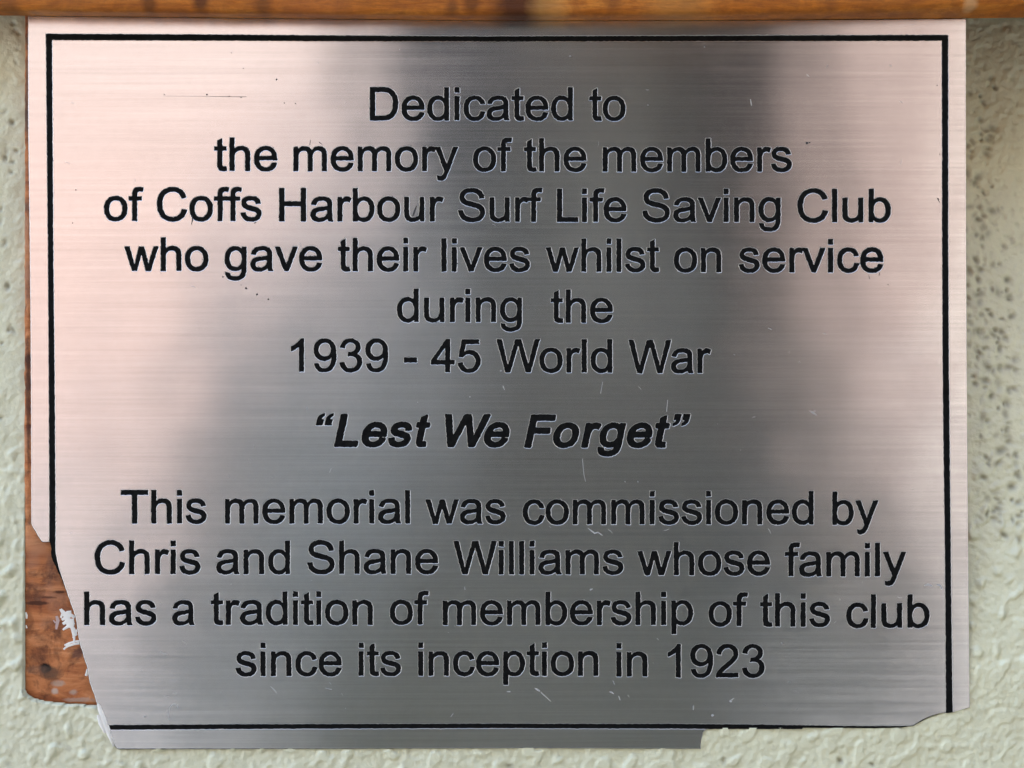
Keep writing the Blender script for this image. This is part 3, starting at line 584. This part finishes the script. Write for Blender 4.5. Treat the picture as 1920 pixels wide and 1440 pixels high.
# word by word: text, left and right ink edge, baseline (photo pixels)
WORDS = [
 [('Dedicated', 693.3, 1074.3, 226.2), ('to', 1105, 1173.3, 226.6)],
 [('the', 401.7, 520, 320.7), ('memory', 550, 859.3, 321.2), ('of', 886.7, 960.7, 321.6), ('the', 982.3, 1100, 322), ('members', 1130, 1485, 322.2)],
 [('of', 195, 269.3, 414.4), ('Coffs', 294, 490.7, 414.6), ('Harbour', 523.3, 832.3, 415.4), ('Surf', 859, 1017.3, 416), ('Life', 1044, 1175, 416.4), ('Saving', 1204.3, 1464, 416.6), ('Club', 1495, 1670.7, 417)],
 [('who', 233.3, 391, 508.2), ('gave', 420.7, 604.3, 508.6), ('their', 633.3, 801, 509), ('lives', 827.7, 994, 509.6), ('whilst', 1023.3, 1236.7, 510), ('on', 1263.3, 1352.7, 510.8), ('service', 1385, 1656.7, 511)],
 [('during', 744, 979, 604.2), ('the', 1032.7, 1149.3, 605.4)],
 [('1939', 545, 728.3, 697.6), ('-', 757.3, 782.3, 698.2), ('45', 807.7, 901.7, 698.4), ('World', 930.7, 1148.3, 698.8), ('War', 1178.3, 1334, 700)],
 [('{Lest', 590, 807.7, 838.6), ('We', 834.3, 956, 839), ('Forget}', 982.7, 1297, 840)],
 [('This', 226.7, 387.5, 981.8), ('memorial', 421.7, 769.3, 982), ('was', 797.7, 948.3, 982.6), ('commissioned', 980, 1525.7, 983.6), ('by', 1560.7, 1646.7, 984.6)],
 [('Chris', 177.3, 376, 1076.8), ('and', 405, 544, 1076.8), ('Shane', 576, 821.7, 1076.4), ('Williams', 850, 1169, 1077.4), ('whose', 1195, 1444.3, 1079.2), ('family', 1471.7, 1699.3, 1081)],
 [('has', 157.7, 293.3, 1172.4), ('a', 322.7, 365, 1172.4), ('tradition', 395, 699.3, 1172), ('of', 730.7, 804.3, 1171.6), ('membership', 830, 1300, 1172.4), ('of', 1328.3, 1402.7, 1174.4), ('this', 1425, 1556.7, 1175.4), ('club', 1586.7, 1743.3, 1177.4)],
 [('since', 441.7, 641, 1268), ('its', 672.3, 752.3, 1267.6), ('inception', 784, 1122.3, 1267.6), ('in', 1155.7, 1214.3, 1268.8), ('1923', 1251.7, 1434, 1270.6)],
]
BOLDADV = {'L': 61.1, 'e': 55.6, 's': 55.6, 't': 33.3, 'W': 94.4, 'F': 61.1, 'o': 61.1, 'r': 38.9, 'g': 61.1, '{': 46, '}': 46}
KERN = {('W', 'o'): -3.7, ('W', 'a'): -3.7, ('W', 'i'): -1.8, ('W', 'e'): -3.7, ('F', 'o'): -1.5, ('r', 'g'): -1}
SY = 0.850
DIL = 1.1
letters = []     # (char, window slices, local field)
for li, line in enumerate(WORDS):
    bold = li == 6
    for (word, x0, x1, base) in line:
        pen = 0.0; placed = []
        for k, ch in enumerate(word):
            adv, lps = GLYPHS[ch]
            if k: pen += KERN.get((word[k - 1], ch), 0)
            ln = []
            off = 0.0
            if bold:
                off = (BOLDADV[ch] - adv) / 2; adv = BOLDADV[ch]
            for lp in lps:
                q = []
                for (x, y) in lp:
                    if bold:
                        y = 2.2 + y * (1 - 4.4 / 71.6) if ch not in '{}' else y
                        x = x + off + y * 0.213
                    q.append((x + pen, y))
                ln.append(q)
            placed.append((ch, ln)); pen += adv
        dil = DIL + (1.75 if bold else 0)
        lo = min(x for ch, ln in placed for q in ln for x, y in q); hi = max(x for ch, ln in placed for q in ln for x, y in q)
        sx = ((x1 - x0) - 2 * dil) / (hi - lo)
        for ch, ln in placed:
            dl = dil if ch not in '{}' else DIL
            L2 = [[(x0 + dil + (x - lo) * sx, base - DIL - y * SY) for x, y in q] for q in ln]
            ax = [p_[0] for q in L2 for p_ in q]; ay = [p_[1] for q in L2 for p_ in q]
            sj, si = window(min(ax) - 5, max(ax) + 5, min(ay) - 5, max(ay) + 5)
            X, Y = np.meshgrid(gx[si], gy[sj])
            fld = loops_sdf(L2, X, Y) + dl + ROUGH[sj, si]
            fld = np.minimum(fld, 8)
            F_LET[sj, si] = np.maximum(F_LET[sj, si], fld)
            letters.append((ch, sj, si, fld))

F_GROOVE = np.maximum(F_LET, F_LINES)
F_METAL = np.minimum(F_OUT, -F_GROOVE)

def contours(V, xs, ys, level=0.0):
    """marching squares -> list of closed/open chains of (x, y)"""
    S = V - level
    S = np.where(abs(S) < 1e-4, 1e-4, S)
    p = S > 0
    nyy, nxx = S.shape
    cell = p[:-1, :-1].astype(int) | (p[:-1, 1:] << 1) | (p[1:, 1:] << 2) | (p[1:, :-1] << 3)
    J, I = np.nonzero((cell != 0) & (cell != 15))
    # edge ids: horizontal edge (j,i): 2*(j*nx+i); vertical edge (j,i): +1
    def hid_(j, i): return 2 * (j * nxx + i)
    def vid_(j, i): return 2 * (j * nxx + i) + 1
    nb = {}
    TAB = {1: [(0, 3)], 2: [(0, 1)], 3: [(1, 3)], 4: [(1, 2)], 5: [(0, 1), (2, 3)], 6: [(0, 2)], 7: [(2, 3)], 8: [(2, 3)], 9: [(0, 2)],
           10: [(0, 3), (1, 2)], 11: [(1, 2)], 12: [(1, 3)], 13: [(0, 1)], 14: [(0, 3)]}
    for j, i, c in zip(J.tolist(), I.tolist(), cell[J, I].tolist()):
        e = (hid_(j, i), vid_(j, i + 1), hid_(j + 1, i), vid_(j, i))
        for a, b in TAB[c]:
            nb.setdefault(e[a], []).append(e[b]); nb.setdefault(e[b], []).append(e[a])
    def pos(e):
        v_ = e & 1; q = e >> 1; j, i = divmod(q, nxx)
        if v_:
            a, b = S[j, i], S[j + 1, i]; u = a / (a - b); return (xs[i], ys[j] + u * (ys[1] - ys[0]))
        a, b = S[j, i], S[j, i + 1]; u = a / (a - b); return (xs[i] + u * (xs[1] - xs[0]), ys[j])
    out = []; seen = set()
    for s in nb:
        if s in seen: continue
        ch = [s]; seen.add(s); cur = s
        while True:
            nx_ = [q for q in nb[cur] if q not in seen]
            if not nx_: break
            cur = nx_[0]; seen.add(cur); ch.append(cur)
        if len(ch) > 5: out.append([pos(e) for e in ch])
    return out

def simplify(ch, tol):
    A = np.array(ch); n = len(A)
    if n < 8: return ch
    keep = np.zeros(n, bool); k0 = 0; k1 = int(np.argmax(((A - A[0]) ** 2).sum(1)))
    keep[[k0, k1, n - 1]] = True
    st = [(k0, k1), (k1, n - 1)]
    while st:
        a, b = st.pop()
        if b <= a + 1: continue
        d = A[b] - A[a]; L = math.hypot(*d)
        w = A[a + 1:b] - A[a]
        dist = abs(w[:, 0] * d[1] - w[:, 1] * d[0]) / L if L > 1e-9 else np.sqrt((w ** 2).sum(1))
        m = int(np.argmax(dist))
        if dist[m] > tol:
            keep[a + 1 + m] = True; st += [(a, a + 1 + m), (a + 1 + m, b)]
    B = A[keep]
    out = [tuple(B[0])]
    for q in B[1:]:
        if math.hypot(q[0] - out[-1][0], q[1] - out[-1][1]) > 0.05: out.append(tuple(q))
    if math.hypot(out[0][0] - out[-1][0], out[0][1] - out[-1][1]) < 0.05: out.pop()
    return out

def triangulate(chains):
    vs = []; es = []
    for c in chains:
        n0 = len(vs); n = len(c)
        if n < 3: continue
        vs += [Vector(q) for q in c]
        es += [(n0 + i, n0 + (i + 1) % n) for i in range(n)]
    r = delaunay_2d_cdt(vs, es, [], 0, 1e-4)
    return [(q.x, q.y) for q in r[0]], [tuple(t_) for t_ in r[2]]

def sample(Fd, xs, ys, x, y):
    i = np.clip((np.asarray(x) - xs[0]) / (xs[1] - xs[0]), 0, len(xs) - 1.001); j = np.clip((np.asarray(y) - ys[0]) / (ys[1] - ys[0]), 0, len(ys) - 1.001)
    i0 = i.astype(int); j0 = j.astype(int); fi = i - i0; fj = j - j0
    return (Fd[j0, i0] * (1 - fi) + Fd[j0, i0 + 1] * fi) * (1 - fj) + (Fd[j0 + 1, i0] * (1 - fi) + Fd[j0 + 1, i0 + 1] * fi) * fj

def prism(name, chains, Fd, xs, ys, y_front, y_back, bevel=None):
    """flat plate from contours: front face, side walls, back face; `bevel` (width px, drop m) lowers the rim"""
    allc = list(chains)
    if bevel: allc += [simplify(c, 0.12) for c in contours(Fd, xs, ys, bevel[0])]
    v2, t2 = triangulate(allc)
    A = np.array(v2)
    T = np.array(t2)
    cx = A[T].mean(1)
    fv = sample(Fd, xs, ys, cx[:, 0], cx[:, 1])
    ok = fv > 0
    T = T[ok]; fv = fv[ok]
    vv = sample(Fd, xs, ys, A[:, 0], A[:, 1])
    drop = np.zeros(len(A))
    if bevel: drop = bevel[1] * (1 - np.clip(vv / bevel[0], 0, 1)); drop[drop < bevel[1] * 0.15] = 0
    n = len(A)
    V = [((x - 960) * PX, y_front + dr, (720 - y) * PX) for (x, y), dr in zip(v2, drop.tolist())]
    # orient every triangle to face -Y
    a, b, c = A[T[:, 0]], A[T[:, 1]], A[T[:, 2]]
    cr = (b[:, 0] - a[:, 0]) * (c[:, 1] - a[:, 1]) - (b[:, 1] - a[:, 1]) * (c[:, 0] - a[:, 0])
    T = np.where((cr > 0)[:, None], T[:, ::-1], T)
    front = T.tolist()
    cnt = {}
    for t_ in front:
        for k in range(3):
            e = (t_[k], t_[(k + 1) % 3]); cnt[e] = 1
    walls = [(e[1], e[0]) for e in cnt if (e[1], e[0]) not in cnt]
    bmap = {}
    for w in walls:
        for q in w:
            if q not in bmap:
                bmap[q] = len(V); V.append((V[q][0], y_back, V[q][2]))
    fc = [tuple(t_) for t_ in front]; mi = [1 if (bevel and f_ < bevel[0] * 0.85) else 0 for f_ in fv.tolist()]
    for (p_, q) in walls:
        fc.append((p_, q, bmap[q], bmap[p_])); mi.append(1 if bevel else 0)
    me = bpy.data.meshes.new(name); me.from_pydata(V, [], fc)
    me.polygons.foreach_set('material_index', mi); me.update()
    return me

plaque = link('memorial_plaque', None, loc=(0, 0, CAM_H), cat='plaque',
              label='brushed silver memorial plaque with black engraved lettering and broken lower corners')
SH = 0.00010
cm = [simplify(c, 0.11) for c in contours(F_METAL, gx, gy)]
link('metal_face', prism('metal_face', cm, F_METAL, gx, gy, 0.0, SH, bevel=(0.85, 0.00004)), [M_METAL, M_CUT], plaque)
# black core sheet
F_CORE = region_field([CORE]); F_CORE += ROUGH * 0.4 * np.clip(1 - abs(F_CORE) / 3, 0, 1)
cc = [simplify(c, 0.15) for c in contours(F_CORE, gx, gy)]
link('black_core', prism('black_core', cc, F_CORE, gx, gy, SH + 0.00003, 0.0015), M_BLACK, plaque)
# engraved letters, one object each, sitting at the bottom of their grooves
for k, (ch, sj, si, fld) in enumerate(letters):
    Fl = np.minimum(fld + 0.35, F_CORE[sj, si])
    cl = [simplify(c, 0.15) for c in contours(Fl, gx[si], gy[sj])]
    nm = {'-': 'dash', '{': 'quotation_mark', '}': 'quotation_mark'}.get(ch, 'numeral' if ch.isdigit() else 'letter')
    link(nm, prism(nm, cl, Fl, gx[si], gy[sj], SH + 0.000004 + 0.000003 * (k % 3), SH + 0.00004), M_BLACK, plaque)
for k, b_ in enumerate(BORDER):
    Fl = np.minimum(region_field([b_]) + ROUGH * 0.9 + 0.35, F_CORE)
    if k in (1, 2): Fl = np.minimum(Fl, np.broadcast_to(gy[:, None] - 77.5, Fl.shape))
    cl = [simplify(c, 0.15) for c in contours(Fl, gx, gy)]
    link('border_line', prism('border_line', cl, Fl, gx, gy, SH + 0.000004, SH + 0.00004), M_BLACK, plaque)

# small marks on the face: pale scuffs and dark specks, thin raised flecks
def strokes(pts_list, y, mat, name, parent, thick=0.000012, kind=None):
    V = []; Fc = []
    r = random.Random(9)
    for pts in pts_list:
        n = len(pts); base = len(V)
        for i, (x, yy, w) in enumerate(pts):
            a = pts[max(0, i - 1)]; b = pts[min(n - 1, i + 1)]
            dx, dy = b[0] - a[0], b[1] - a[1]; L = math.hypot(dx, dy) or 1
            nx_, ny_ = -dy / L, dx / L
            w1 = w * (0.8 + 0.4 * r.random()) / 2; w2 = w * (0.8 + 0.4 * r.random()) / 2
            for sgn, ww, dep in ((1, w1, 0), (0, 0, thick), (-1, w2, 0)):
                qx, qz = (x + nx_ * sgn * ww - 960) * PX, (720 - (yy + ny_ * sgn * ww)) * PX
                V.append((qx, y - dep, qz))
        for i in range(n - 1):
            for j in range(2):
                a = base + i * 3 + j; Fc.append((a, a + 1, a + 4, a + 3))
    return link(name, mesh(name, V, Fc, True), mat, parent, kind=kind)
def dot(x, y, r):
    r *= 0.8
    return [(x - r, y, r * 0.9), (x - r * 0.4, y, r * 1.9), (x + r * 0.4, y + 0.3, r * 1.9), (x + r, y, r * 0.9)]
sc = [
 [(317, 1350, 1), (315, 1339, 1.6), (318, 1328, 1.8), (324, 1321, 2), (330, 1320, 2)], [(332, 1321, 1), (333, 1328, 1.5)],
 [(507, 1287, 1), (514, 1293, 2), (519, 1300, 1.2)], [(1002, 1290, 1), (1007, 1293, 3.6), (1012, 1296, 3)], [(1014, 1298, 1.6), (1023, 1306, 2), (1033, 1315, 1.6)],
 [(950, 1297, 1), (957, 1297, 2.4)], [(1142, 1297, 1), (1146, 1298, 3), (1151, 1301, 2)], [(1160, 1305, 1.6), (1163, 1313, 1.8)], [(1149, 1276, 1), (1152, 1283, 1.4)],
 [(1102, 990, 1), (1107, 994, 2.2), (1115, 1000, 3), (1121, 998, 2.2), (1130, 1004, 1.6)], [(1733, 1098, 2), (1740, 1096, 3.4), (1748, 1099, 3)], [(1756, 1096, 2), (1763, 1098, 3.4), (1767, 1105, 2.4)],
 dot(272, 1343, 1.8), dot(944, 722 + 4, 1.5), dot(1336, 1341, 2.8), dot(1370, 1315, 2.6), [(1376, 1309, 1.5), (1368, 1315, 2)], [(1300, 1323, 1.6), (1300, 1331, 2)],
 dot(1466, 1206, 1.8), dot(1480, 1279, 1.5), dot(1172, 903, 1.5), dot(1196, 903, 1.6), dot(1107, 1105, 1.4), [(1106, 1107, 1), (1111, 1104, 1.8)], [(871, 1100, .8), (872, 1106, 1.4)],
 [(1518, 770, 1), (1524, 774, 2), (1531, 779, 1.2)], [(1524, 777, 1), (1528, 770, 1.2)], dot(1499, 679, 1.3), dot(1377, 665, 1.2), dot(1321, 88, 1.2), dot(1069, 105, 1.6), dot(1215, 197, 1.4),
 [(1407, 186, 1.2), (1409, 198, 1.6)], [(943, 723, 1), (946, 731, 1.5)], dot(881, 744, 1.4), dot(783, 754, 1.2), dot(939, 695, 2.0), dot(1480, 660, 1),
 [(1252, 750, .8), (1250, 772, 1)], [(1092, 860, .8), (1095, 890, 1.0), (1098, 903, .8)], [(1130, 716, .8), (1126, 738, 1)], [(845, 1344, 1), (850, 1338, 1.2)], [(1440, 615, .8), (1447, 618, 1.6)],
 [(621, 808 + 70, 1), (618, 886, 1)], dot(1310, 1065, 1.3), [(300, 1222, 1), (307, 1226, 1.6), (314, 1227, 1)], dot(301, 1132, 1.4), dot(648, 1328, 1), [(610, 1290, 1), (622, 1293, 1.6)],
]
rr_ = random.Random(77)
for _ in range(110):
    x, y = rr_.uniform(120, 1760), rr_.uniform(80, 1350) ** 1.0
    if rr_.random() < 0.55: y = rr_.uniform(950, 1400)
    a = rr_.uniform(0, 3.14); L = rr_.uniform(1, 6); w = rr_.uniform(0.5, 1.1)
    sc.append([(x, y, w * 0.5), (x + L * math.cos(a), y + L * math.sin(a), w), (x + 2 * L * math.cos(a + .2), y + 2 * L * math.sin(a + .2), w * 0.4)])
sc = [s for s in sc if all(sample(F_METAL, gx, gy, np.array([p_[0]]), np.array([p_[1]]))[0] > 1.5 for p_ in s)]
strokes(sc, -0.000002, M_SCUFF, 'pale_scuffs', plaque, kind='stuff')
dk = [
 [(306, 180.0, .35), (340, 180.2, .4), (380, 180.6, .5), (420, 181.2, .9), (462, 181.6, 1.0)], dot(388, 177, 2), dot(308, 177, 1.2), dot(430, 180.5, 1.6), dot(452, 182, 1.8),
 dot(518.5, 149, 2.0), dot(533, 193, 1.4), dot(554, 194, 1.2), dot(434, 99, 1), dot(456, 128, 1), dot(142.5, 356, 1.5), dot(136, 418, 1.2), dot(452, 534, 1), dot(461.5, 540.5, 2.6), dot(482, 552, 2.4), dot(503, 561, 2.0), dot(418, 519, 1.8),
 dot(1513, 268, 3.0), dot(1518, 267, 2), dot(1757, 160, 1.3), dot(1762, 289, 1.3), dot(1759, 373, 1.8), [(1757, 371, 1), (1760, 376, 1.6), (1762, 380, 1)],
 [(360, 404, .8), (361, 412, 2.6), (359, 421, 1.2)], [(481, 416, 1), (477, 419, 2.4)], [(582, 262, .8), (581, 272, 1.6)], [(598, 266, 1.6), (604, 271, 1)], [(467, 277, .8), (465, 283, 1)],
 [(1629, 516, .8), (1630, 523, 1.2)], [(1649, 511, 1.5), (1648, 517, 1)], dot(302, 512, 1.0), [(781, 386, 2), (777, 398, 3), (774, 405, 2)], dot(1665, 533, 1),
]
rr_ = random.Random(12)
for _ in range(130):                # little burrs of black along the border and letters on the pale side
    if rr_.random() < 0.35:
        x, y = rr_.choice([99.5, 1766.5]) , rr_.uniform(90, 1000)
        x += (y - 90) * (0.006 if x < 200 else 0.004)
    else:
        c_, sj, si, fld = letters[rr_.randrange(0, 115)]
        J, I = np.nonzero(abs(fld + 0.6) < 0.5)
        q = rr_.randrange(len(J)); x, y = gx[si][I[q]], gy[sj][J[q]]
    a = rr_.uniform(0, 6.28); L = rr_.uniform(1.0, 3.2)
    dk.append([(x, y, 1.5), (x + L * math.cos(a), y + L * math.sin(a), 0.6)])
strokes(dk, -0.000004, M_SMUDGE, 'dark_specks', plaque, kind='stuff')

# ------------------------------------------------------------------ timber backing board
def build_backing():
    pts = [(46.2, 1291), (47, 1296), (50, 1301), (55, 1305.5), (62, 1309), (72, 1312), (84, 1314.5), (105, 1317), (130, 1319.5), (155, 1321), (180, 1322.5),
           (600, 1322), (1200, 1321), (1806, 1316), (1807, 700), (1804, 28), (47.3, 24), (47.0, 240), (46.6, 500), (46.3, 800)]
    r = random.Random(4); pl = []
    n = len(pts)
    for i in range(n):
        a, b = pts[i], pts[(i + 1) % n]; L = math.hypot(b[0] - a[0], b[1] - a[1]); m = max(1, int(L / 9))
        for k in range(m):
            u = k / m; pl.append((a[0] + (b[0] - a[0]) * u + r.gauss(0, 0.45), a[1] + (b[1] - a[1]) * u + r.gauss(0, 0.45)))
    n = len(pl); cx, cy = 930, 680
    def ring(off, y):
        out = []
        for (x, yy) in pl:
            X, Z = P(x, yy, y); d = math.hypot(x - cx, yy - cy)
            out.append((X - (x - cx) / d * off, y, Z - (-(yy - cy)) / d * off))
        return out
    V = ring(0.0006, 0.00156) + ring(0.0002, 0.0017) + ring(0, 0.0021) + ring(0, 0.0262)
    Fc = [tuple(range(n - 1, -1, -1))]
    for k in range(3):
        for i in range(n):
            a = k * n + i; b = k * n + (i + 1) % n; Fc.append((a, b, b + n, a + n))
    root = link('backing_board', mesh('backing_board', V, Fc), M_BACK, loc=(0, 0, CAM_H), cat='wooden board',
                label='reddish brown weathered board behind the plaque, bare at its broken lower left corner')
    k = 1 + 0.00156 / DIST
    def c(pp): return [((x - 960) * k + 960, (y - 720) * k + 720, w) for x, y, w in pp]
    dr = [c(q) for q in (
        [(113, 1142, 4), (117, 1150, 5), (114, 1158, 4)], [(118, 1155, 4), (126, 1148, 5), (134, 1147, 5)], [(116, 1162, 5), (126, 1156, 6), (137, 1154, 5)],
        [(118, 1170, 5), (128, 1164, 7), (139, 1163, 6)], [(118, 1181, 4), (128, 1174, 6), (140, 1168, 5)], [(124, 1160, 9), (132, 1166, 10), (137, 1170, 8)],
        [(114, 1142, 5), (122, 1152, 9), (126, 1162, 13), (131, 1170, 12), (137, 1176, 9)], [(120, 1150, 6), (132, 1152, 7), (140, 1158, 6)], [(136, 1176, 8), (139, 1186, 9), (143, 1192, 6)],
        [(133, 1172, 4), (136, 1184, 4), (139, 1196, 4), (139, 1206, 4)], [(147, 1178, 4), (141, 1188, 4), (137, 1196, 3)],
        [(121, 1210, 3), (130, 1206, 4), (140, 1203, 4), (150, 1202, 4)], [(119, 1217, 3), (127, 1212, 4), (138, 1208, 4), (150, 1206, 4)], [(120, 1218, 3), (126, 1210, 3), (134, 1204, 3)],
        [(164, 1254, 3), (163, 1260, 5), (161, 1267, 5)], [(48, 1148, 3), (50, 1154, 4), (50, 1160, 3)], [(49, 1172, 2), (50, 1178, 3)])]
    strokes(dr, 0.00156, M_PAINT, 'white_paint_drips', root, thick=0.00012)
    pk = [c(q) for q in ([(106, 1155, 6), (108, 1164, 9), (106, 1174, 8), (106, 1180, 5)], [(100, 1163, 3), (104, 1168, 5)])]
    strokes(pk, 0.00157, simple('thin_lilac_paint', (0.50, 0.36, 0.32), 0.6), 'thin_paint_smear', root, thick=0.00004)
build_backing()

# white filler daubed on the wall against the broken edge, lower left
strokes([[(183, 1318, 4), (187, 1330, 10), (194, 1348, 14), (202, 1368, 12), (209, 1388, 7), (213, 1400, 3)],
         [(184, 1340, 6), (189, 1356, 10), (197, 1374, 6)]], 0.00015, M_PAINT, 'filler_daub', WALL, thick=0.0004)
bpy.data.objects['filler_daub'].location = (0, 0, 0)

# ------------------------------------------------------------------ the photographer mirrored in the metal
def skin_object(name, V, E, rad, root_i, mat, parent, sub=2):
    me = bpy.data.meshes.new(name); me.from_pydata(V, E, []); me.update()
    o = link(name, me, mat, parent)
    md = o.modifiers.new('skin', 'SKIN'); md.use_smooth_shade = True
    for i, r in enumerate(rad):
        sv = me.skin_vertices[0].data[i]
        sv.radius = r if isinstance(r, tuple) else (r, r); sv.use_root = (i == root_i)
    sb = o.modifiers.new('subdivision', 'SUBSURF'); sb.levels = sub; sb.render_levels = sub
    return o

def person():
    x0, y0 = 0.0, -0.48
    root = link('person', None, loc=(x0, y0, 0.09), cat='person',
                label='person in dark clothes, the dark shape reflected in the middle of the plaque')
    V = []; E = []; Rd = []
    def add(p, r, par=None):
        V.append(p); Rd.append(r); i = len(V) - 1
        if par is not None: E.append((par, i))
        return i
    pel = add((0, 0, 0.94), (0.165, 0.115))
    wai = add((0, 0, 1.08), (0.145, 0.105), pel)
    che = add((0, 0, 1.26), (0.175, 0.12), wai)
    upp = add((0, 0, 1.385), (0.15, 0.09), che)
    nec = add((0.03, 0.005, 1.455), 0.07, upp)
    jaw = add((0.04, 0.03, 1.52), (0.085, 0.085), nec)
    hed = add((0.055, 0.02, 1.60), (0.078, 0.098), jaw)
    crn = add((0.055, 0.0, 1.675), (0.062, 0.075), hed)
    for s in (-1, 1):
        sh = add((-0.115 if s < 0 else 0.095, 0, 1.385), 0.066, upp)
        el = add((-0.17 if s < 0 else 0.20, 0.04, 1.17), 0.055, sh)
        tgt = (-x0 + (0.093 if s > 0 else -0.03), 0.16, CAM_H - 0.14)
        wr = add((tgt[0] + 0.035 * s, tgt[1] - 0.05, tgt[2] - 0.05), 0.026, el)
        pm = add((tgt[0] + 0.03 * s, tgt[1] + 0.0, tgt[2] - 0.01), 0.028, wr)
        for k in range(4):
            a = add((tgt[0] + 0.028 * s, tgt[1] + 0.02, tgt[2] + 0.028 - 0.018 * k), 0.009, pm)
            b = add((tgt[0] + 0.024 * s, tgt[1] + 0.045, tgt[2] + 0.032 - 0.019 * k), 0.008, a)
            add((tgt[0] + (0.004 - 0.002 * k) * s, tgt[1] + 0.055, tgt[2] + 0.033 - 0.019 * k), 0.007, b)
        a = add((tgt[0] + 0.012 * s, tgt[1] - 0.005, tgt[2] - 0.012), 0.011, pm)
        add((tgt[0] - 0.012 * s, tgt[1] + 0.012, tgt[2] + 0.006), 0.009, a)
        hp = add((0.09 * s, 0, 0.86), 0.095, pel)
        kn = add((0.10 * s, 0.02, 0.49), 0.06, hp)
        an = add((0.105 * s, -0.01, 0.10), 0.04, kn)
        add((0.115 * s, 0.15, 0.045), (0.04, 0.03), an)
    dark = simple('dark_clothing', (0.26, 0.27, 0.265), 0.9)
    skin_object('body', V, E, Rd, pel, dark, root)
    # face features and hair
    sk = simple('skin_tone', (0.13, 0.08, 0.06), 0.7)
    V, F_ = [], []
    def ell(cx, cy, cz, rx, ry, rz, nu=14, nv=9):
        b = len(V)
        for j in range(nv + 1):
            th = math.pi * j / nv
            for i in range(nu):
                ph = 2 * math.pi * i / nu
                V.append((cx + 0.055 + rx * math.sin(th) * math.cos(ph), cy + ry * math.sin(th) * math.sin(ph), cz + rz * math.cos(th)))
        for j in range(nv):
            for i in range(nu):
                F_.append((b + j * nu + i, b + j * nu + (i + 1) % nu, b + (j + 1) * nu + (i + 1) % nu, b + (j + 1) * nu + i))
    ell(0, 0.04, 1.585, 0.072, 0.085, 0.108, 20, 14)
    ell(0, 0.128, 1.58, 0.011, 0.014, 0.022)
    ell(0, 0.118, 1.535, 0.024, 0.008, 0.006)
    for s in (-1, 1): ell(0.075 * s, 0.03, 1.585, 0.012, 0.02, 0.032)
    link('face', mesh('face', V, F_, True), sk, root)
    V, F_ = [], []
    for s in (-1, 1): ell(0.03 * s, 0.117, 1.603, 0.013, 0.006, 0.008)
    link('eyes', mesh('eyes', V, F_, True), simple('dark_eye', (0.03, 0.02, 0.02), 0.2), root)
    V, F_ = [], []
    ell(-0.012, -0.015, 1.60, 0.128, 0.10, 0.125, 20, 12); ell(-0.008, -0.01, 1.50, 0.128, 0.075, 0.15, 20, 12); ell(-0.062, 0.045, 1.48, 0.04, 0.045, 0.11); ell(0.05, 0.045, 1.48, 0.04, 0.045, 0.11)
    link('hair', mesh('hair', V, F_, True), simple('dark_hair', (0.008, 0.007, 0.006), 0.7), root)
    # the phone, lens at its corner so that the lens is the camera
    ph = link('phone', None, loc=(0, -DIST - 0.012, CAM_H), cat='phone',
              label='dark phone held level in front of the plaque, seen only as its reflection')
    v, f = box(-0.012, 0.112, -0.004, 0.004, -0.056, 0.012)
    link('case', mesh('case', v, f), simple('black_phone_case', (0.13, 0.13, 0.128), 0.7), ph)
    v, f = box(-0.009, 0.009, 0.0042, 0.0052, -0.009, 0.009)
    link('camera_bump', mesh('camera_bump', v, f), simple('dark_glass', (0.01, 0.01, 0.012), 0.1), ph)
person()
